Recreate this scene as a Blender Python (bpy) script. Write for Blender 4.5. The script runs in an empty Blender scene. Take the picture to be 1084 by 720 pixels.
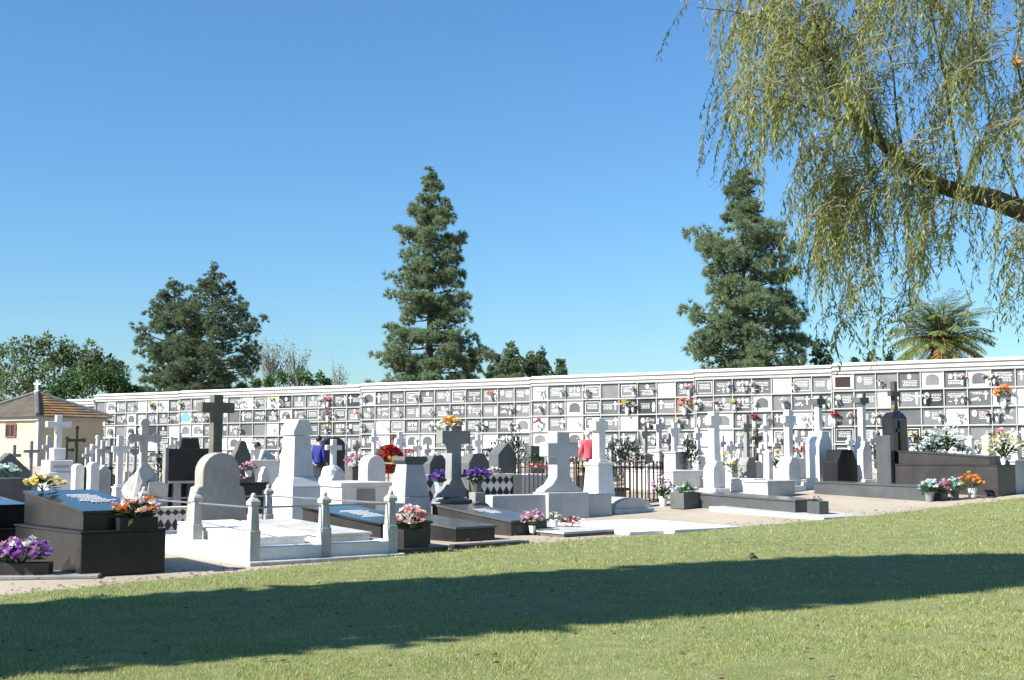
import bpy, bmesh, math, random
from mathutils import Vector, Matrix
PI = math.pi
R = math.radians
rng = random.Random(7)
scene = bpy.context.scene
COL = scene.collection

# ------------------------------------------------------------------ camera frame
FPX, CX0, CY0, EYE, HOR = 1300.0, 542.0, 360.0, 1.65, 478.0
PITCH = math.atan((HOR - CY0) / FPX)
CP, SP = math.cos(PITCH), math.sin(PITCH)

def sstep(t):
    t = min(1.0, max(0.0, t))
    return t * t * (3 - 2 * t)

def gz(x, y):
    """height of the terrain: level by the lawn, a gentle rise towards the niche wall"""
    return 1.0 * sstep((0.35 * max(-60, min(60, x)) + y - 26) / 24.0) * sstep((y + 5) / 20.0)

def ray(px, py):
    cx, cy = (px - CX0) / FPX, (CY0 - py) / FPX
    return cx, CP - cy * SP, SP + cy * CP

def W(px, py, Y):
    dx, dy, dz = ray(px, py)
    t = Y / dy
    return Vector((dx * t, Y, EYE + dz * t))

def G(px, py):
    """point of the terrain seen at a photo pixel"""
    dx, dy, dz = ray(px, py)
    lo, hi = 2.0, 75.0
    y = lo
    while y < hi:
        t = y / dy
        if EYE + dz * t <= gz(dx * t, y):
            break
        y += 0.25
    a, b = y - 0.25, y
    for _ in range(20):
        m = (a + b) / 2
        t = m / dy
        if EYE + dz * t <= gz(dx * t, m): b = m
        else: a = m
    t = b / dy
    return Vector((dx * t, b, gz(dx * t, b)))

def GY(px, Y, py=478):
    p = W(px, py, Y)
    return Vector((p.x, Y, gz(p.x, Y)))

# ------------------------------------------------------------------ object helpers
def link(o, parent=None):
    COL.objects.link(o)
    if parent is not None:
        o.parent = parent
    return o

def tag(o, label=None, cat=None, group=None, kind=None):
    if label: o['label'] = label
    if cat: o['category'] = cat
    if group: o['group'] = group
    if kind: o['kind'] = kind
    return o

def thing(name, label, cat, loc=(0, 0, 0), rz=0.0, group=None):
    o = bpy.data.objects.new(name, None)
    o.empty_display_size = 0.2
    o.location = loc
    o.rotation_euler = (0, 0, rz)
    link(o)
    return tag(o, label, cat, group)

class MB:
    """collects shapes and links them as ONE mesh object"""
    def __init__(s):
        s.v, s.f, s.m = [], [], []
        s.M = None
    def _add(s, vs, fs, mi=0):
        o = len(s.v)
        if s.M is not None:
            vs = [s.M @ Vector(p) for p in vs]
        s.v.extend([tuple(p) for p in vs])
        s.f.extend([tuple(i + o for i in f) for f in fs])
        s.m.extend([mi] * len(fs))
        return s
    def box(s, x0, x1, y0, y1, z0, z1, mi=0):
        return s._add([(x0, y0, z0), (x1, y0, z0), (x1, y1, z0), (x0, y1, z0), (x0, y0, z1), (x1, y0, z1), (x1, y1, z1), (x0, y1, z1)],
                      [(3, 2, 1, 0), (4, 5, 6, 7), (0, 1, 5, 4), (1, 2, 6, 5), (2, 3, 7, 6), (3, 0, 4, 7)], mi)
    def frus(s, cx, cy, wx0, wy0, z0, wx1, wy1, z1, mi=0, dx=0, dy=0):
        a, b, c, d = wx0 / 2, wy0 / 2, wx1 / 2, wy1 / 2
        vs = [(cx - a, cy - b, z0), (cx + a, cy - b, z0), (cx + a, cy + b, z0), (cx - a, cy + b, z0),
              (cx + dx - c, cy + dy - d, z1), (cx + dx + c, cy + dy - d, z1), (cx + dx + c, cy + dy + d, z1), (cx + dx - c, cy + dy + d, z1)]
        return s._add(vs, [(3, 2, 1, 0), (4, 5, 6, 7), (0, 1, 5, 4), (1, 2, 6, 5), (2, 3, 7, 6), (3, 0, 4, 7)], mi)
    def tilt(s, x0, x1, y0, y1, z0, zf, zb, mi=0):
        """box whose top rises from zf (front) to zb (head)"""
        return s._add([(x0, y0, z0), (x1, y0, z0), (x1, y1, z0), (x0, y1, z0), (x0, y0, zf), (x1, y0, zf), (x1, y1, zb), (x0, y1, zb)],
                      [(3, 2, 1, 0), (4, 5, 6, 7), (0, 1, 5, 4), (1, 2, 6, 5), (2, 3, 7, 6), (3, 0, 4, 7)], mi)
    def prism(s, prof, y0, y1, mi=0):
        """profile in x,z (counter-clockwise seen from the front) pushed from y0 to y1"""
        n = len(prof)
        vs = [(x, y0, z) for x, z in prof] + [(x, y1, z) for x, z in prof]
        fs = [tuple(range(n)), tuple(range(2 * n - 1, n - 1, -1))]
        fs += [(i, i + n, (i + 1) % n + n, (i + 1) % n) for i in range(n)]
        return s._add(vs, fs, mi)
    def lathe(s, prof, cx=0, cy=0, n=14, mi=0):
        vs, fs = [], []
        for r, z in prof:
            for k in range(n):
                a = 2 * PI * k / n
                vs.append((cx + r * math.cos(a), cy + r * math.sin(a), z))
        for i in range(len(prof) - 1):
            for k in range(n):
                fs.append((i * n + k, i * n + (k + 1) % n, (i + 1) * n + (k + 1) % n, (i + 1) * n + k))
        fs.append(tuple(range(n - 1, -1, -1)))
        fs.append(tuple(range((len(prof) - 1) * n, len(prof) * n)))
        return s._add(vs, fs, mi)
    def tube(s, pts, rad, n=6, mi=0):
        pts = [Vector(p) for p in pts]
        if not hasattr(rad, '__len__'): rad = [rad] * len(pts)
        vs, fs = [], []
        for i, p in enumerate(pts):
            d = (pts[min(i + 1, len(pts) - 1)] - pts[max(i - 1, 0)]).normalized()
            u = d.cross(Vector((0.12, 0.31, 1)) if abs(d.z) < 0.9 else Vector((1, 0.1, 0))).normalized()
            w = d.cross(u)
            for k in range(n):
                a = 2 * PI * k / n
                vs.append(p + (u * math.cos(a) + w * math.sin(a)) * rad[i])
        for i in range(len(pts) - 1):
            for k in range(n):
                fs.append((i * n + k, i * n + (k + 1) % n, (i + 1) * n + (k + 1) % n, (i + 1) * n + k))
        fs.append(tuple(range(n - 1, -1, -1)))
        fs.append(tuple(range((len(pts) - 1) * n, len(pts) * n)))
        return s._add(vs, fs, mi)
    def ball(s, c, r, mi=0, jit=0.0, seg=8, rings=6, sq=(1, 1, 1)):
        vs = [(c[0], c[1], c[2] - r * sq[2])]
        for i in range(1, rings):
            a = PI * i / rings - PI / 2
            for k in range(seg):
                b = 2 * PI * k / seg
                q = r * (1 + rng.uniform(-jit, jit))
                vs.append((c[0] + q * sq[0] * math.cos(a) * math.cos(b), c[1] + q * sq[1] * math.cos(a) * math.sin(b), c[2] + q * sq[2] * math.sin(a)))
        vs.append((c[0], c[1], c[2] + r * sq[2]))
        fs = [(0, 1 + (k + 1) % seg, 1 + k) for k in range(seg)]
        for i in range(rings - 2):
            for k in range(seg):
                a, b = 1 + i * seg, 1 + (i + 1) * seg
                fs.append((a + k, a + (k + 1) % seg, b + (k + 1) % seg, b + k))
        L = 1 + (rings - 2) * seg
        fs += [(L + k, L + (k + 1) % seg, len(vs) - 1) for k in range(seg)]
        return s._add(vs, fs, mi)
    def build(s, name, mats, parent=None, loc=(0, 0, 0), rot=(0, 0, 0), bevel=0.0, smooth=False):
        me = bpy.data.meshes.new(name)
        me.from_pydata(s.v, [], s.f)
        if not isinstance(mats, (list, tuple)): mats = [mats]
        for m in mats: me.materials.append(m)
        if len(mats) > 1: me.polygons.foreach_set('material_index', s.m)
        if smooth: me.polygons.foreach_set('use_smooth', [True] * len(me.polygons))
        if bevel > 0:
            bm = bmesh.new(); bm.from_mesh(me)
            es = [e for e in bm.edges if len(e.link_faces) == 2 and e.calc_face_angle(0) > 0.6]
            bmesh.ops.bevel(bm, geom=es, offset=bevel, segments=1, affect='EDGES', clamp_overlap=True)
            bm.to_mesh(me); bm.free()
        me.update()
        o = bpy.data.objects.new(name, me)
        o.location = loc; o.rotation_euler = rot
        return link(o, parent)

# ------------------------------------------------------------------ materials
MATS = {}
def mat(name):
    m = bpy.data.materials.new(name); m.use_nodes = True
    nt = m.node_tree
    b = nt.nodes['Principled BSDF']
    MATS[name] = m
    return m, nt, b
def mixrgb(nt, fac, a, b, blend='MIX'):
    n = nt.nodes.new('ShaderNodeMix'); n.data_type = 'RGBA'; n.blend_type = blend
    for sock, val in ((n.inputs[0], fac), (n.inputs[6], a), (n.inputs[7], b)):
        if hasattr(val, 'is_output'): nt.links.new(val, sock)
        elif hasattr(val, '__len__'): sock.default_value = (val[0], val[1], val[2], 1)
        else: sock.default_value = val
    return n.outputs[2]
def noise(nt, scale, detail=4, vec=None, rough=0.6):
    n = nt.nodes.new('ShaderNodeTexNoise'); n.inputs['Scale'].default_value = scale
    n.inputs['Detail'].default_value = detail; n.inputs['Roughness'].default_value = rough
    if vec is not None: nt.links.new(vec, n.inputs['Vector'])
    return n.outputs['Fac']
def ramp(nt, fac, p0, p1):
    n = nt.nodes.new('ShaderNodeMapRange'); n.inputs['From Min'].default_value = p0; n.inputs['From Max'].default_value = p1
    nt.links.new(fac, n.inputs['Value']); return n.outputs['Result']
def wpos(nt, scale=(1, 1, 1)):
    g = nt.nodes.new('ShaderNodeNewGeometry')
    mp = nt.nodes.new('ShaderNodeMapping'); mp.inputs['Scale'].default_value = scale
    nt.links.new(g.outputs['Position'], mp.inputs['Vector'])
    return mp.outputs['Vector']
def bump(nt, b, h, strength=0.3, dist=0.02):
    n = nt.nodes.new('ShaderNodeBump'); n.inputs['Strength'].default_value = strength; n.inputs['Distance'].default_value = dist
    nt.links.new(h, n.inputs['Height']); nt.links.new(n.outputs['Normal'], b.inputs['Normal'])

def stone(name, c, rough=0.8, var=0.25, stain=0.35, stainc=(0.16, 0.155, 0.13), fine=40, spec=0.4):
    m, nt, b = mat(name)
    v = wpos(nt)
    n1 = noise(nt, 2.2, 5, v)
    col = mixrgb(nt, ramp(nt, n1, 0.3, 0.7), tuple(x * (1 - var) for x in c), tuple(min(0.9, x * (1 + var * 0.4)) for x in c))
    if stain > 0:
        vs = wpos(nt, (5.0, 5.0, 0.7))
        n2 = noise(nt, 1.6, 6, vs, 0.7)
        f = nt.nodes.new('ShaderNodeMath'); f.operation = 'MULTIPLY'; f.inputs[1].default_value = stain
        nt.links.new(ramp(nt, n2, 0.52, 0.74), f.inputs[0])
        col = mixrgb(nt, f.outputs[0], col, stainc)
    n3 = noise(nt, fine, 3, v)
    col = mixrgb(nt, ramp(nt, n3, 0.35, 0.65), mixrgb(nt, 0.12, col, (0, 0, 0)), col)
    if rough > 0.5:
        n4 = noise(nt, 13, 6, v, 0.75); n5 = noise(nt, 1.1, 3, v)
        g = nt.nodes.new('ShaderNodeMath'); g.operation = 'MULTIPLY'
        nt.links.new(ramp(nt, n4, 0.54, 0.66), g.inputs[0]); nt.links.new(ramp(nt, n5, 0.40, 0.70), g.inputs[1])
        g2 = nt.nodes.new('ShaderNodeMath'); g2.operation = 'MULTIPLY'; g2.inputs[1].default_value = min(.6, stain * 1.3)
        nt.links.new(g.outputs[0], g2.inputs[0])
        col = mixrgb(nt, g2.outputs[0], col, tuple(x * .8 for x in stainc))
    nt.links.new(col, b.inputs['Base Color'])
    b.inputs['Roughness'].default_value = rough
    b.inputs['Specular IOR Level'].default_value = spec
    if rough > 0.4: bump(nt, b, n3, 0.25, 0.01)
    return m

def plain(name, c, rough=0.6, metal=0.0, var=0.15):
    m, nt, b = mat(name)
    n = noise(nt, 9, 4, wpos(nt))
    nt.links.new(mixrgb(nt, ramp(nt, n, 0.3, 0.7), tuple(x * (1 - var) for x in c), tuple(min(.95, x * (1 + var)) for x in c)), b.inputs['Base Color'])
    b.inputs['Roughness'].default_value = rough; b.inputs['Metallic'].default_value = metal
    return m

def leafmat(name, a, bcol, c=None, trans=0.25, scale=0.35, rough=0.6):
    """foliage: hue drifts from clump to clump and from leaf to leaf, some light comes through"""
    m, nt, b = mat(name)
    g = nt.nodes.new('ShaderNodeNewGeometry')
    n = noise(nt, scale, 3, g.outputs['Position'])
    add = nt.nodes.new('ShaderNodeMath'); add.operation = 'ADD'
    nt.links.new(n, add.inputs[0]); nt.links.new(g.outputs['Random Per Island'], add.inputs[1])
    f = ramp(nt, add.outputs[0], 0.45, 1.55)
    col = mixrgb(nt, f, a, bcol)
    if c:
        gt = ramp(nt, g.outputs['Random Per Island'], 0.86, 0.9)
        col = mixrgb(nt, gt, col, c)
    nt.links.new(col, b.inputs['Base Color'])
    b.inputs['Roughness'].default_value = rough; b.inputs['Specular IOR Level'].default_value = 0.3
    tr = nt.nodes.new('ShaderNodeBsdfTranslucent')
    nt.links.new(col, tr.inputs['Color'])
    mx = nt.nodes.new('ShaderNodeMixShader'); mx.inputs[0].default_value = trans
    out = nt.nodes['Material Output']
    nt.links.new(b.outputs[0], mx.inputs[1]); nt.links.new(tr.outputs[0], mx.inputs[2]); nt.links.new(mx.outputs[0], out.inputs[0])
    return m

white_marble = stone('white_marble', (0.73, 0.72, 0.69), 0.6, 0.16, 0.45, (0.34, 0.33, 0.29))
clean_marble = stone('clean_marble', (0.66, 0.655, 0.63), 0.6, 0.15, 0.4, (0.45, 0.44, 0.40))
old_marble = stone('old_marble', (0.47, 0.465, 0.435), 0.8, 0.25, 0.55, (0.20, 0.20, 0.17))
grey_stone = stone('grey_stone', (0.27, 0.265, 0.25), 0.85, 0.25, 0.5, (0.14, 0.135, 0.115))
warm_stone = stone('warm_stone', (0.33, 0.31, 0.275), 0.88, 0.22, 0.5, (0.17, 0.155, 0.12))
blue_marble = stone('blue_marble', (0.45, 0.452, 0.445), 0.6, 0.2, 0.3, (0.22, 0.23, 0.23))
dark_stone = stone('dark_stone', (0.11, 0.115, 0.11), 0.6, 0.3, 0.4, (0.05, 0.055, 0.045))
black_granite = stone('black_granite', (0.020, 0.0205, 0.021), 0.24, 0.35, 0.25, (0.05, 0.048, 0.045), fine=160, spec=0.36)
polished_black = stone('polished_black', (0.016, 0.0155, 0.0155), 0.10, 0.3, 0.0, fine=160, spec=0.5)
brown_granite = stone('brown_granite', (0.045, 0.041, 0.039), 0.35, 0.3, 0.25, (0.08, 0.075, 0.07), fine=160, spec=0.32)
grey_granite = stone('grey_granite', (0.085, 0.09, 0.09), 0.28, 0.25, 0.2, fine=140, spec=0.5)
cross_wood = stone('cross_wood', (0.15, 0.14, 0.11), 0.85, 0.3, 0.5, (0.07, 0.065, 0.05))
iron_dark = plain('iron_dark', (0.025, 0.025, 0.025), 0.55, 0.3)
rusty_iron = plain('rusty_iron', (0.05, 0.027, 0.018), 0.8, 0.2, 0.4)
rail_metal = plain('rail_metal', (0.28, 0.29, 0.30), 0.45, 0.7)
bronze = plain('bronze', (0.07, 0.065, 0.045), 0.5, 0.5)
plaster_white = stone('plaster_white', (0.40, 0.396, 0.382), 0.9, 0.12, 0.4, (0.5, 0.48, 0.42), 60)
cream_plaster = stone('cream_plaster', (0.56, 0.45, 0.29), 0.9, 0.07, 0.10, (0.5, 0.40, 0.26), 60)
cornice_white = stone('cornice_white', (0.56, 0.55, 0.52), 0.9, 0.12, 0.4, (0.36, 0.31, 0.25), 60)
cream_coping = stone('cream_coping', (0.74, 0.70, 0.60), 0.9, 0.12, 0.25, (0.45, 0.36, 0.27))
plaque_grey = stone('plaque_grey', (0.11, 0.115, 0.115), 0.35, 0.2, 0.0, fine=90)
plaque_mid = stone('plaque_mid', (0.17, 0.175, 0.175), 0.4, 0.2, 0.0, fine=90)
plaque_dark = stone('plaque_dark', (0.04, 0.042, 0.044), 0.3, 0.2, 0.0, fine=90)
plaque_pink = stone('plaque_pink', (0.24, 0.17, 0.15), 0.4, 0.2, 0.0, fine=90)
plaque_white = stone('plaque_white', (0.76, 0.76, 0.74), 0.45, 0.06, 0.1, (0.5, 0.5, 0.46))
plaque_blue = plain('plaque_blue', (0.10, 0.30, 0.52), 0.5, 0, 0.08)
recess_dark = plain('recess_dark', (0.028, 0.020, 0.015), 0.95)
engrave_pale = plain('engrave_pale', (0.62, 0.63, 0.62), 0.6, 0, 0.1)
engrave_grey = plain('engrave_grey', (0.36, 0.36, 0.35), 0.6, 0, 0.15)
gold_letter = plain('gold_letter', (0.55, 0.47, 0.28), 0.45, 0.4)
window_glass = plain('window_glass', (0.03, 0.02, 0.02), 0.15)
window_frame_m = plain('window_frame_wood', (0.16, 0.06, 0.045), 0.6)
terracotta = plain('terracotta_pot', (0.35, 0.16, 0.09), 0.8)
pot_white = plain('pot_white', (0.72, 0.73, 0.73), 0.4)
pot_blue = plain('pot_blue', (0.36, 0.46, 0.55), 0.4)
skin_m = plain('skin', (0.50, 0.32, 0.24), 0.55, 0, 0.06)
cloth_blue = plain('cloth_blue', (0.012, 0.02, 0.17), 0.85)
cloth_dark = plain('cloth_dark', (0.02, 0.022, 0.03), 0.85)
cloth_coral = plain('cloth_coral', (0.72, 0.10, 0.12), 0.85)
cloth_brown = plain('cloth_brown', (0.13, 0.095, 0.07), 0.85)
cloth_grey = plain('cloth_grey', (0.38, 0.42, 0.44), 0.85)
hair_dark = plain('hair_dark', (0.012, 0.010, 0.009), 0.6)
hair_white = plain('hair_white', (0.66, 0.65, 0.63), 0.7)
bark = stone('bark', (0.095, 0.075, 0.055), 0.95, 0.4, 0.6, (0.03, 0.024, 0.018), 25)
cut_wood = plain('cut_wood', (0.48, 0.24, 0.10), 0.9)
bark_pale = stone('bark_pale', (0.30, 0.27, 0.23), 0.95, 0.3, 0.4, (0.15, 0.13, 0.1), 25)

def petal(name, c):
    return leafmat(name, tuple(x * 0.8 for x in c), c, None, 0.3, 6.0, 0.7)
PET = {
 'white': petal('petal_white', (0.82, 0.82, 0.78)), 'pink': petal('petal_pink', (0.75, 0.28, 0.40)),
 'rose': petal('petal_rose', (0.80, 0.40, 0.34)), 'pale pink': petal('petal_pale_pink', (0.80, 0.55, 0.58)),
 'red': petal('petal_red', (0.55, 0.022, 0.03)), 'crimson': petal('petal_crimson', (0.55, 0.06, 0.12)),
 'orange': petal('petal_orange', (0.80, 0.25, 0.04)), 'yellow': petal('petal_yellow', (0.80, 0.60, 0.06)),
 'cream': petal('petal_cream', (0.80, 0.75, 0.45)), 'purple': petal('petal_purple', (0.36, 0.13, 0.50)),
 'violet': petal('petal_violet', (0.13, 0.09, 0.42)), 'mauve': petal('petal_mauve', (0.50, 0.28, 0.45)),
 'turquoise': petal('petal_turquoise', (0.50, 0.75, 0.72)), 'peach': petal('petal_peach', (0.80, 0.48, 0.30)),
}
leaf_green = leafmat('flower_leaves', (0.022, 0.055, 0.018), (0.06, 0.13, 0.035), None, 0.25, 4.0)
leaf_bright = leafmat('bright_leaves', (0.03, 0.12, 0.03), (0.07, 0.24, 0.07), None, 0.25, 4.0)
dry_leaf = leafmat('dry_leaves', (0.07, 0.05, 0.03), (0.2, 0.14, 0.08), None, 0.1, 4.0)
NBLADES, NSTRAND, CYP_H = 330000, 1250, 19.5
SKY, SUN, EXPO = 0.072, 5.0, 1.15
DUST, OZ = 0.0, 10.0
# ------------------------------------------------------------------ ground, lawn
THETA = R(42)
def ground_mat():
    m, nt, b = mat('dirt_gravel')
    v = wpos(nt)
    n1 = noise(nt, 0.5, 6, v); n2 = noise(nt, 7, 6, v, 0.7); n3 = noise(nt, 60, 4, v, 0.7)
    c = mixrgb(nt, ramp(nt, n1, 0.3, 0.7), (0.35, 0.295, 0.22), (0.47, 0.405, 0.31))
    c = mixrgb(nt, ramp(nt, n2, 0.55, 0.8), c, (0.20, 0.17, 0.13))
    c = mixrgb(nt, ramp(nt, n3, 0.3, 0.7), mixrgb(nt, 0.3, c, (0.08, 0.07, 0.05)), c)
    nt.links.new(c, b.inputs['Base Color']); b.inputs['Roughness'].default_value = 0.95
    bump(nt, b, n3, 0.5, 0.02)
    return m
def lawn_mat():
    m, nt, b = mat('lawn_turf')
    v = wpos(nt)
    n1 = noise(nt, 0.35, 5, v); n2 = noise(nt, 3.0, 6, v, 0.7); n3 = noise(nt, 90, 3, v, 0.7)
    c = mixrgb(nt, ramp(nt, n1, 0.3, 0.7), (0.15, 0.19, 0.048), (0.24, 0.25, 0.085))
    c = mixrgb(nt, ramp(nt, n2, 0.48, 0.68), c, (0.33, 0.30, 0.14))
    c = mixrgb(nt, ramp(nt, n3, 0.3, 0.7), mixrgb(nt, 0.5, c, (0.08, 0.10, 0.035)), c)
    nt.links.new(c, b.inputs['Base Color']); b.inputs['Roughness'].default_value = 0.95
    bump(nt, b, n3, 0.6, 0.03)
    return m
def axis(lo, hi, step, far):
    a, x = [], lo
    while x <= hi: a.append(x); x += step
    k = step
    while a[-1] < far: k *= 1.6; a.append(a[-1] + k)
    k = step
    while a[0] > -far: k *= 1.6; a.insert(0, a[0] - k)
    return a
def sheet(name, xs, ys, m):
    mb = MB()
    mb.v = [(x, y, gz(x, y)) for y in ys for x in xs]
    n = len(xs)
    mb.f = [(j * n + i, j * n + i + 1, (j + 1) * n + i + 1, (j + 1) * n + i) for j in range(len(ys) - 1) for i in range(n - 1)]
    mb.m = [0] * len(mb.f)
    o = mb.build(name, m, smooth=True)
    tag(o, kind='structure'); return o
sheet('ground', axis(-45, 45, 1.0, 3000), axis(-10, 90, 1.0, 3000), ground_mat())

# lawn edge follows the photo: a slightly wavering line that climbs to the right
EDGE = [G(px, py) for px, py in ((0, 634), (100, 623), (200, 613), (300, 603), (400, 592.5), (500, 583), (600, 574), (700, 567), (800, 558), (880, 551), (940, 545), (1010, 536.5), (1084, 528))]
d0 = (EDGE[1] - EDGE[0]).normalized(); d1 = (EDGE[-1] - EDGE[-3]).normalized()
EDGE = [EDGE[0] - d0 * 30] + [EDGE[0] - d0 * 4] + EDGE + [EDGE[-1] + d1 * 5, EDGE[-1] + d1 * 30]
fine = []
for a, b in zip(EDGE[:-1], EDGE[1:]):
    k = max(2, int((b - a).length / 0.15)) if (b - a).length < 12 else 12
    for i in range(k):
        p = a.lerp(b, i / k)
        wob = 0.05 * math.sin(p.x * 5.1) + 0.04 * math.sin(p.x * 13.7 + 1) + rng.uniform(-0.03, 0.03)
        fine.append(Vector((p.x, p.y + wob, 0)))
off = Vector((0.67, -0.74, 0))
def lawn_edge_y(x):
    for a, b in zip(fine[:-1], fine[1:]):
        if a.x <= x <= b.x: return a.y + (b.y - a.y) * (x - a.x) / max(1e-6, b.x - a.x)
    return None
mb = MB()
steps = [0, 0.06, 0.3, 0.8, 1.6, 3, 5, 8, 12, 17, 24, 34, 48]
for p in fine:
    for j, s in enumerate(steps):
        q = p + off * s
        h = 0.004 if j == 0 else 0.035
        mb.v.append((q.x, q.y, gz(q.x, q.y) + h))
n = len(steps)
for i in range(len(fine) - 1):
    for j in range(n - 1):
        mb.f.append((i * n + j, i * n + j + 1, (i + 1) * n + j + 1, (i + 1) * n + j)); mb.m.append(0)
lawn = mb.build('lawn', lawn_mat(), smooth=True); tag(lawn, kind='structure')
# short mown grass blades on the lawn
grass_m = leafmat('grass_blades', (0.185, 0.24, 0.055), (0.44, 0.47, 0.165), (0.55, 0.53, 0.29), 0.42, 0.9)
from mathutils import noise as mn_
gv, gf = [], []
r = random.Random(11)
def gnoise(x, y):
    return math.sin(x * 1.7 + 2 * math.sin(y * 0.9)) * math.sin(y * 2.1 + 1.3 * math.sin(x * 1.1))
for _ in range(NBLADES):
    px = r.uniform(-90, 1175); py = 526 + 240 * r.random()
    dx, dy, dz = ray(px, py)
    if dz >= -0.01: continue
    p = G(px, py) if py < 560 else None
    if p is None:
        t = -EYE / dz; p = Vector((dx * t, dy * t, 0)); 
        p.z = gz(p.x, p.y)
    ey = lawn_edge_y(p.x)
    if ey is None or p.y > ey + 0.02 + 0.08 * r.random() ** 2: continue
    pn = mn_.noise(Vector((p.x * .8, p.y * .8, 3))) + .6 * mn_.noise(Vector((p.x * 2.6, p.y * 2.6, 7)))
    if pn > .22 and r.random() < .62: continue
    k = p.y / 12.0
    h = r.uniform(0.012, 0.034) * (1 + 0.3 * gnoise(p.x, p.y)) * (0.8 + 0.35 * k); w = r.uniform(0.002, 0.004) * max(0.7, k) * 1.3
    a = r.uniform(0, 2 * PI); lean = r.uniform(0.1, 1.0) * h; b = r.uniform(0, 2 * PI)
    i = len(gv); z = p.z + 0.03
    gv += [(p.x - w * math.cos(a), p.y - w * math.sin(a), z), (p.x + w * math.cos(a), p.y + w * math.sin(a), z), (p.x + lean * math.cos(b), p.y + lean * math.sin(b), z + h)]
    gf.append((i, i + 1, i + 2))
mb = MB(); mb.v, mb.f, mb.m = gv, gf, [0] * len(gf)
g = mb.build('grass', grass_m)
tag(g, 'short mown yellow-green grass blades covering the sloping lawn', 'grass', kind='stuff')
# leaf litter and crumbs of earth along the edge of the gravel
mb = MB()
for _ in range(3000):
    px = r.uniform(0, 1084)
    i = int(len(fine) * r.random()); p = fine[i] + Vector((r.uniform(-.12, .12), r.uniform(-.05, .05), 0))
    if not -9 < p.x < 22: continue
    if p.y > 30 and r.random() < .5: continue
    o = -off * (-.1 + abs(r.gauss(0, 0.9)) * r.random()); q = Vector((p.x + o.x, p.y + o.y, 0)); z = gz(q.x, q.y) + 0.006
    s = r.uniform(0.012, 0.04); a = r.uniform(0, PI)
    mb._add([(q.x - s * math.cos(a), q.y - s * math.sin(a), z), (q.x + s * math.sin(a) * .5, q.y - s * math.cos(a) * .5, z + s * .4), (q.x + s * math.cos(a), q.y + s * math.sin(a), z + s * .2), (q.x - s * math.sin(a) * .5, q.y + s * math.cos(a) * .5, z + .003)], [(0, 1, 2, 3)])
for _ in range(260):
    q = G(r.uniform(-40, 1120), 560 + 190 * r.random() ** 1.5)
    s = r.uniform(.018, .04); a = r.uniform(0, PI); z = q.z + .05
    mb._add([(q.x - s * math.cos(a), q.y - s * math.sin(a), z), (q.x + s * math.sin(a) * .5, q.y - s * math.cos(a) * .5, z + s * .5), (q.x + s * math.cos(a), q.y + s * math.sin(a), z + s * .2), (q.x - s * math.sin(a) * .5, q.y + s * math.cos(a) * .5, z + .004)], [(0, 1, 2, 3)])
o = mb.build('leaf_litter', dry_leaf); tag(o, 'dry leaf litter scattered over the lawn and the tan gravel beside it', 'leaf litter', kind='stuff')
# ------------------------------------------------------------------ the wall of burial niches
WA = math.atan2(-24.9, 42.2)          # direction of the wall, left to right
WD = Vector((math.cos(WA), math.sin(WA), 0)); WN = Vector((math.sin(WA), -math.cos(WA), 0))
WP = Vector((18.9, 45.3, 0))
def wall_pt(px):
    """point of the wall's face seen in photo column px"""
    k = (px - CX0) / FPX / CP
    # (WP + s WD).x = k (WP + s WD).y
    s = (k * WP.y - WP.x) / (WD.x - k * WD.y)
    return WP + WD * s, s
NICHE = []       # (world point, column px, row, kind) for the bouquets
RP, PITCHW = 0.70, 0.87
def engraving(kind):
    r = random.Random(kind * 13 + 5); mb = MB()
    def bar(x, z, w, h): mb.box(x - w / 2, x + w / 2, -0.006, 0.0, z - h / 2, z + h / 2)
    def cross(x, z, s): bar(x, z, s * 0.16, s); bar(x, z + s * 0.18, s * 0.6, s * 0.15)
    def oval(x, z, w, h): mb.prism([(x + w * math.cos(a), z + h * math.sin(a)) for a in [2 * PI * k / 14 for k in range(14)]], -0.008, 0.0)
    def lines(x, z, n, w):
        for i in range(n):
            q = -w / 2
            while q < w / 2 - 0.03:
                l = r.uniform(0.03, 0.09); bar(x + q + l / 2, z - i * 0.055 - 0.008 * r.random(), l, 0.022); q += l + 0.018
    if kind == 0: cross(-0.22, 0.05, 0.34); lines(0.1, 0.1, 4, 0.36)
    elif kind == 1: oval(-0.2, 0.08, 0.085, 0.11); lines(0.12, 0.13, 5, 0.32)
    elif kind == 2: lines(0, 0.13, 3, 0.5); cross(0.0, -0.13, 0.2); bar(-0.2, -0.13, 0.12, 0.02); bar(0.2, -0.13, 0.12, 0.02)
    elif kind == 3: oval(0, 0.13, 0.07, 0.09); lines(0, -0.02, 4, 0.5)
    elif kind == 4: cross(0.24, 0.0, 0.42); lines(-0.1, 0.15, 5, 0.34)
    elif kind == 5: lines(0, 0.17, 6, 0.56)
    elif kind == 6:
        mb.prism([(-0.3, -0.22), (-0.22, -0.22), (-0.2, 0.0), (-0.23, 0.12), (-0.27, 0.17), (-0.31, 0.12), (-0.34, 0.0)], -0.02, 0.0); lines(0.1, 0.1, 4, 0.38)
    elif kind == 7: oval(-0.17, 0.1, 0.07, 0.09); oval(0.17, 0.1, 0.07, 0.09); lines(0, -0.05, 3, 0.5); cross(0, 0.1, 0.24)
    elif kind == 8: bar(0, 0.22, 0.62, 0.02); bar(0, -0.22, 0.62, 0.02); bar(-0.31, 0, 0.02, 0.44); bar(0.31, 0, 0.02, 0.44); lines(0, 0.12, 4, 0.44)
    else:
        cross(-0.2, 0.06, 0.3)
        for k in range(7): oval(0.12 + r.uniform(-.14, .14), -0.12 + r.uniform(-.06, .1), 0.03, 0.035)
        lines(0.1, 0.17, 2, 0.34)
    return mb
ENG = []
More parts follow.
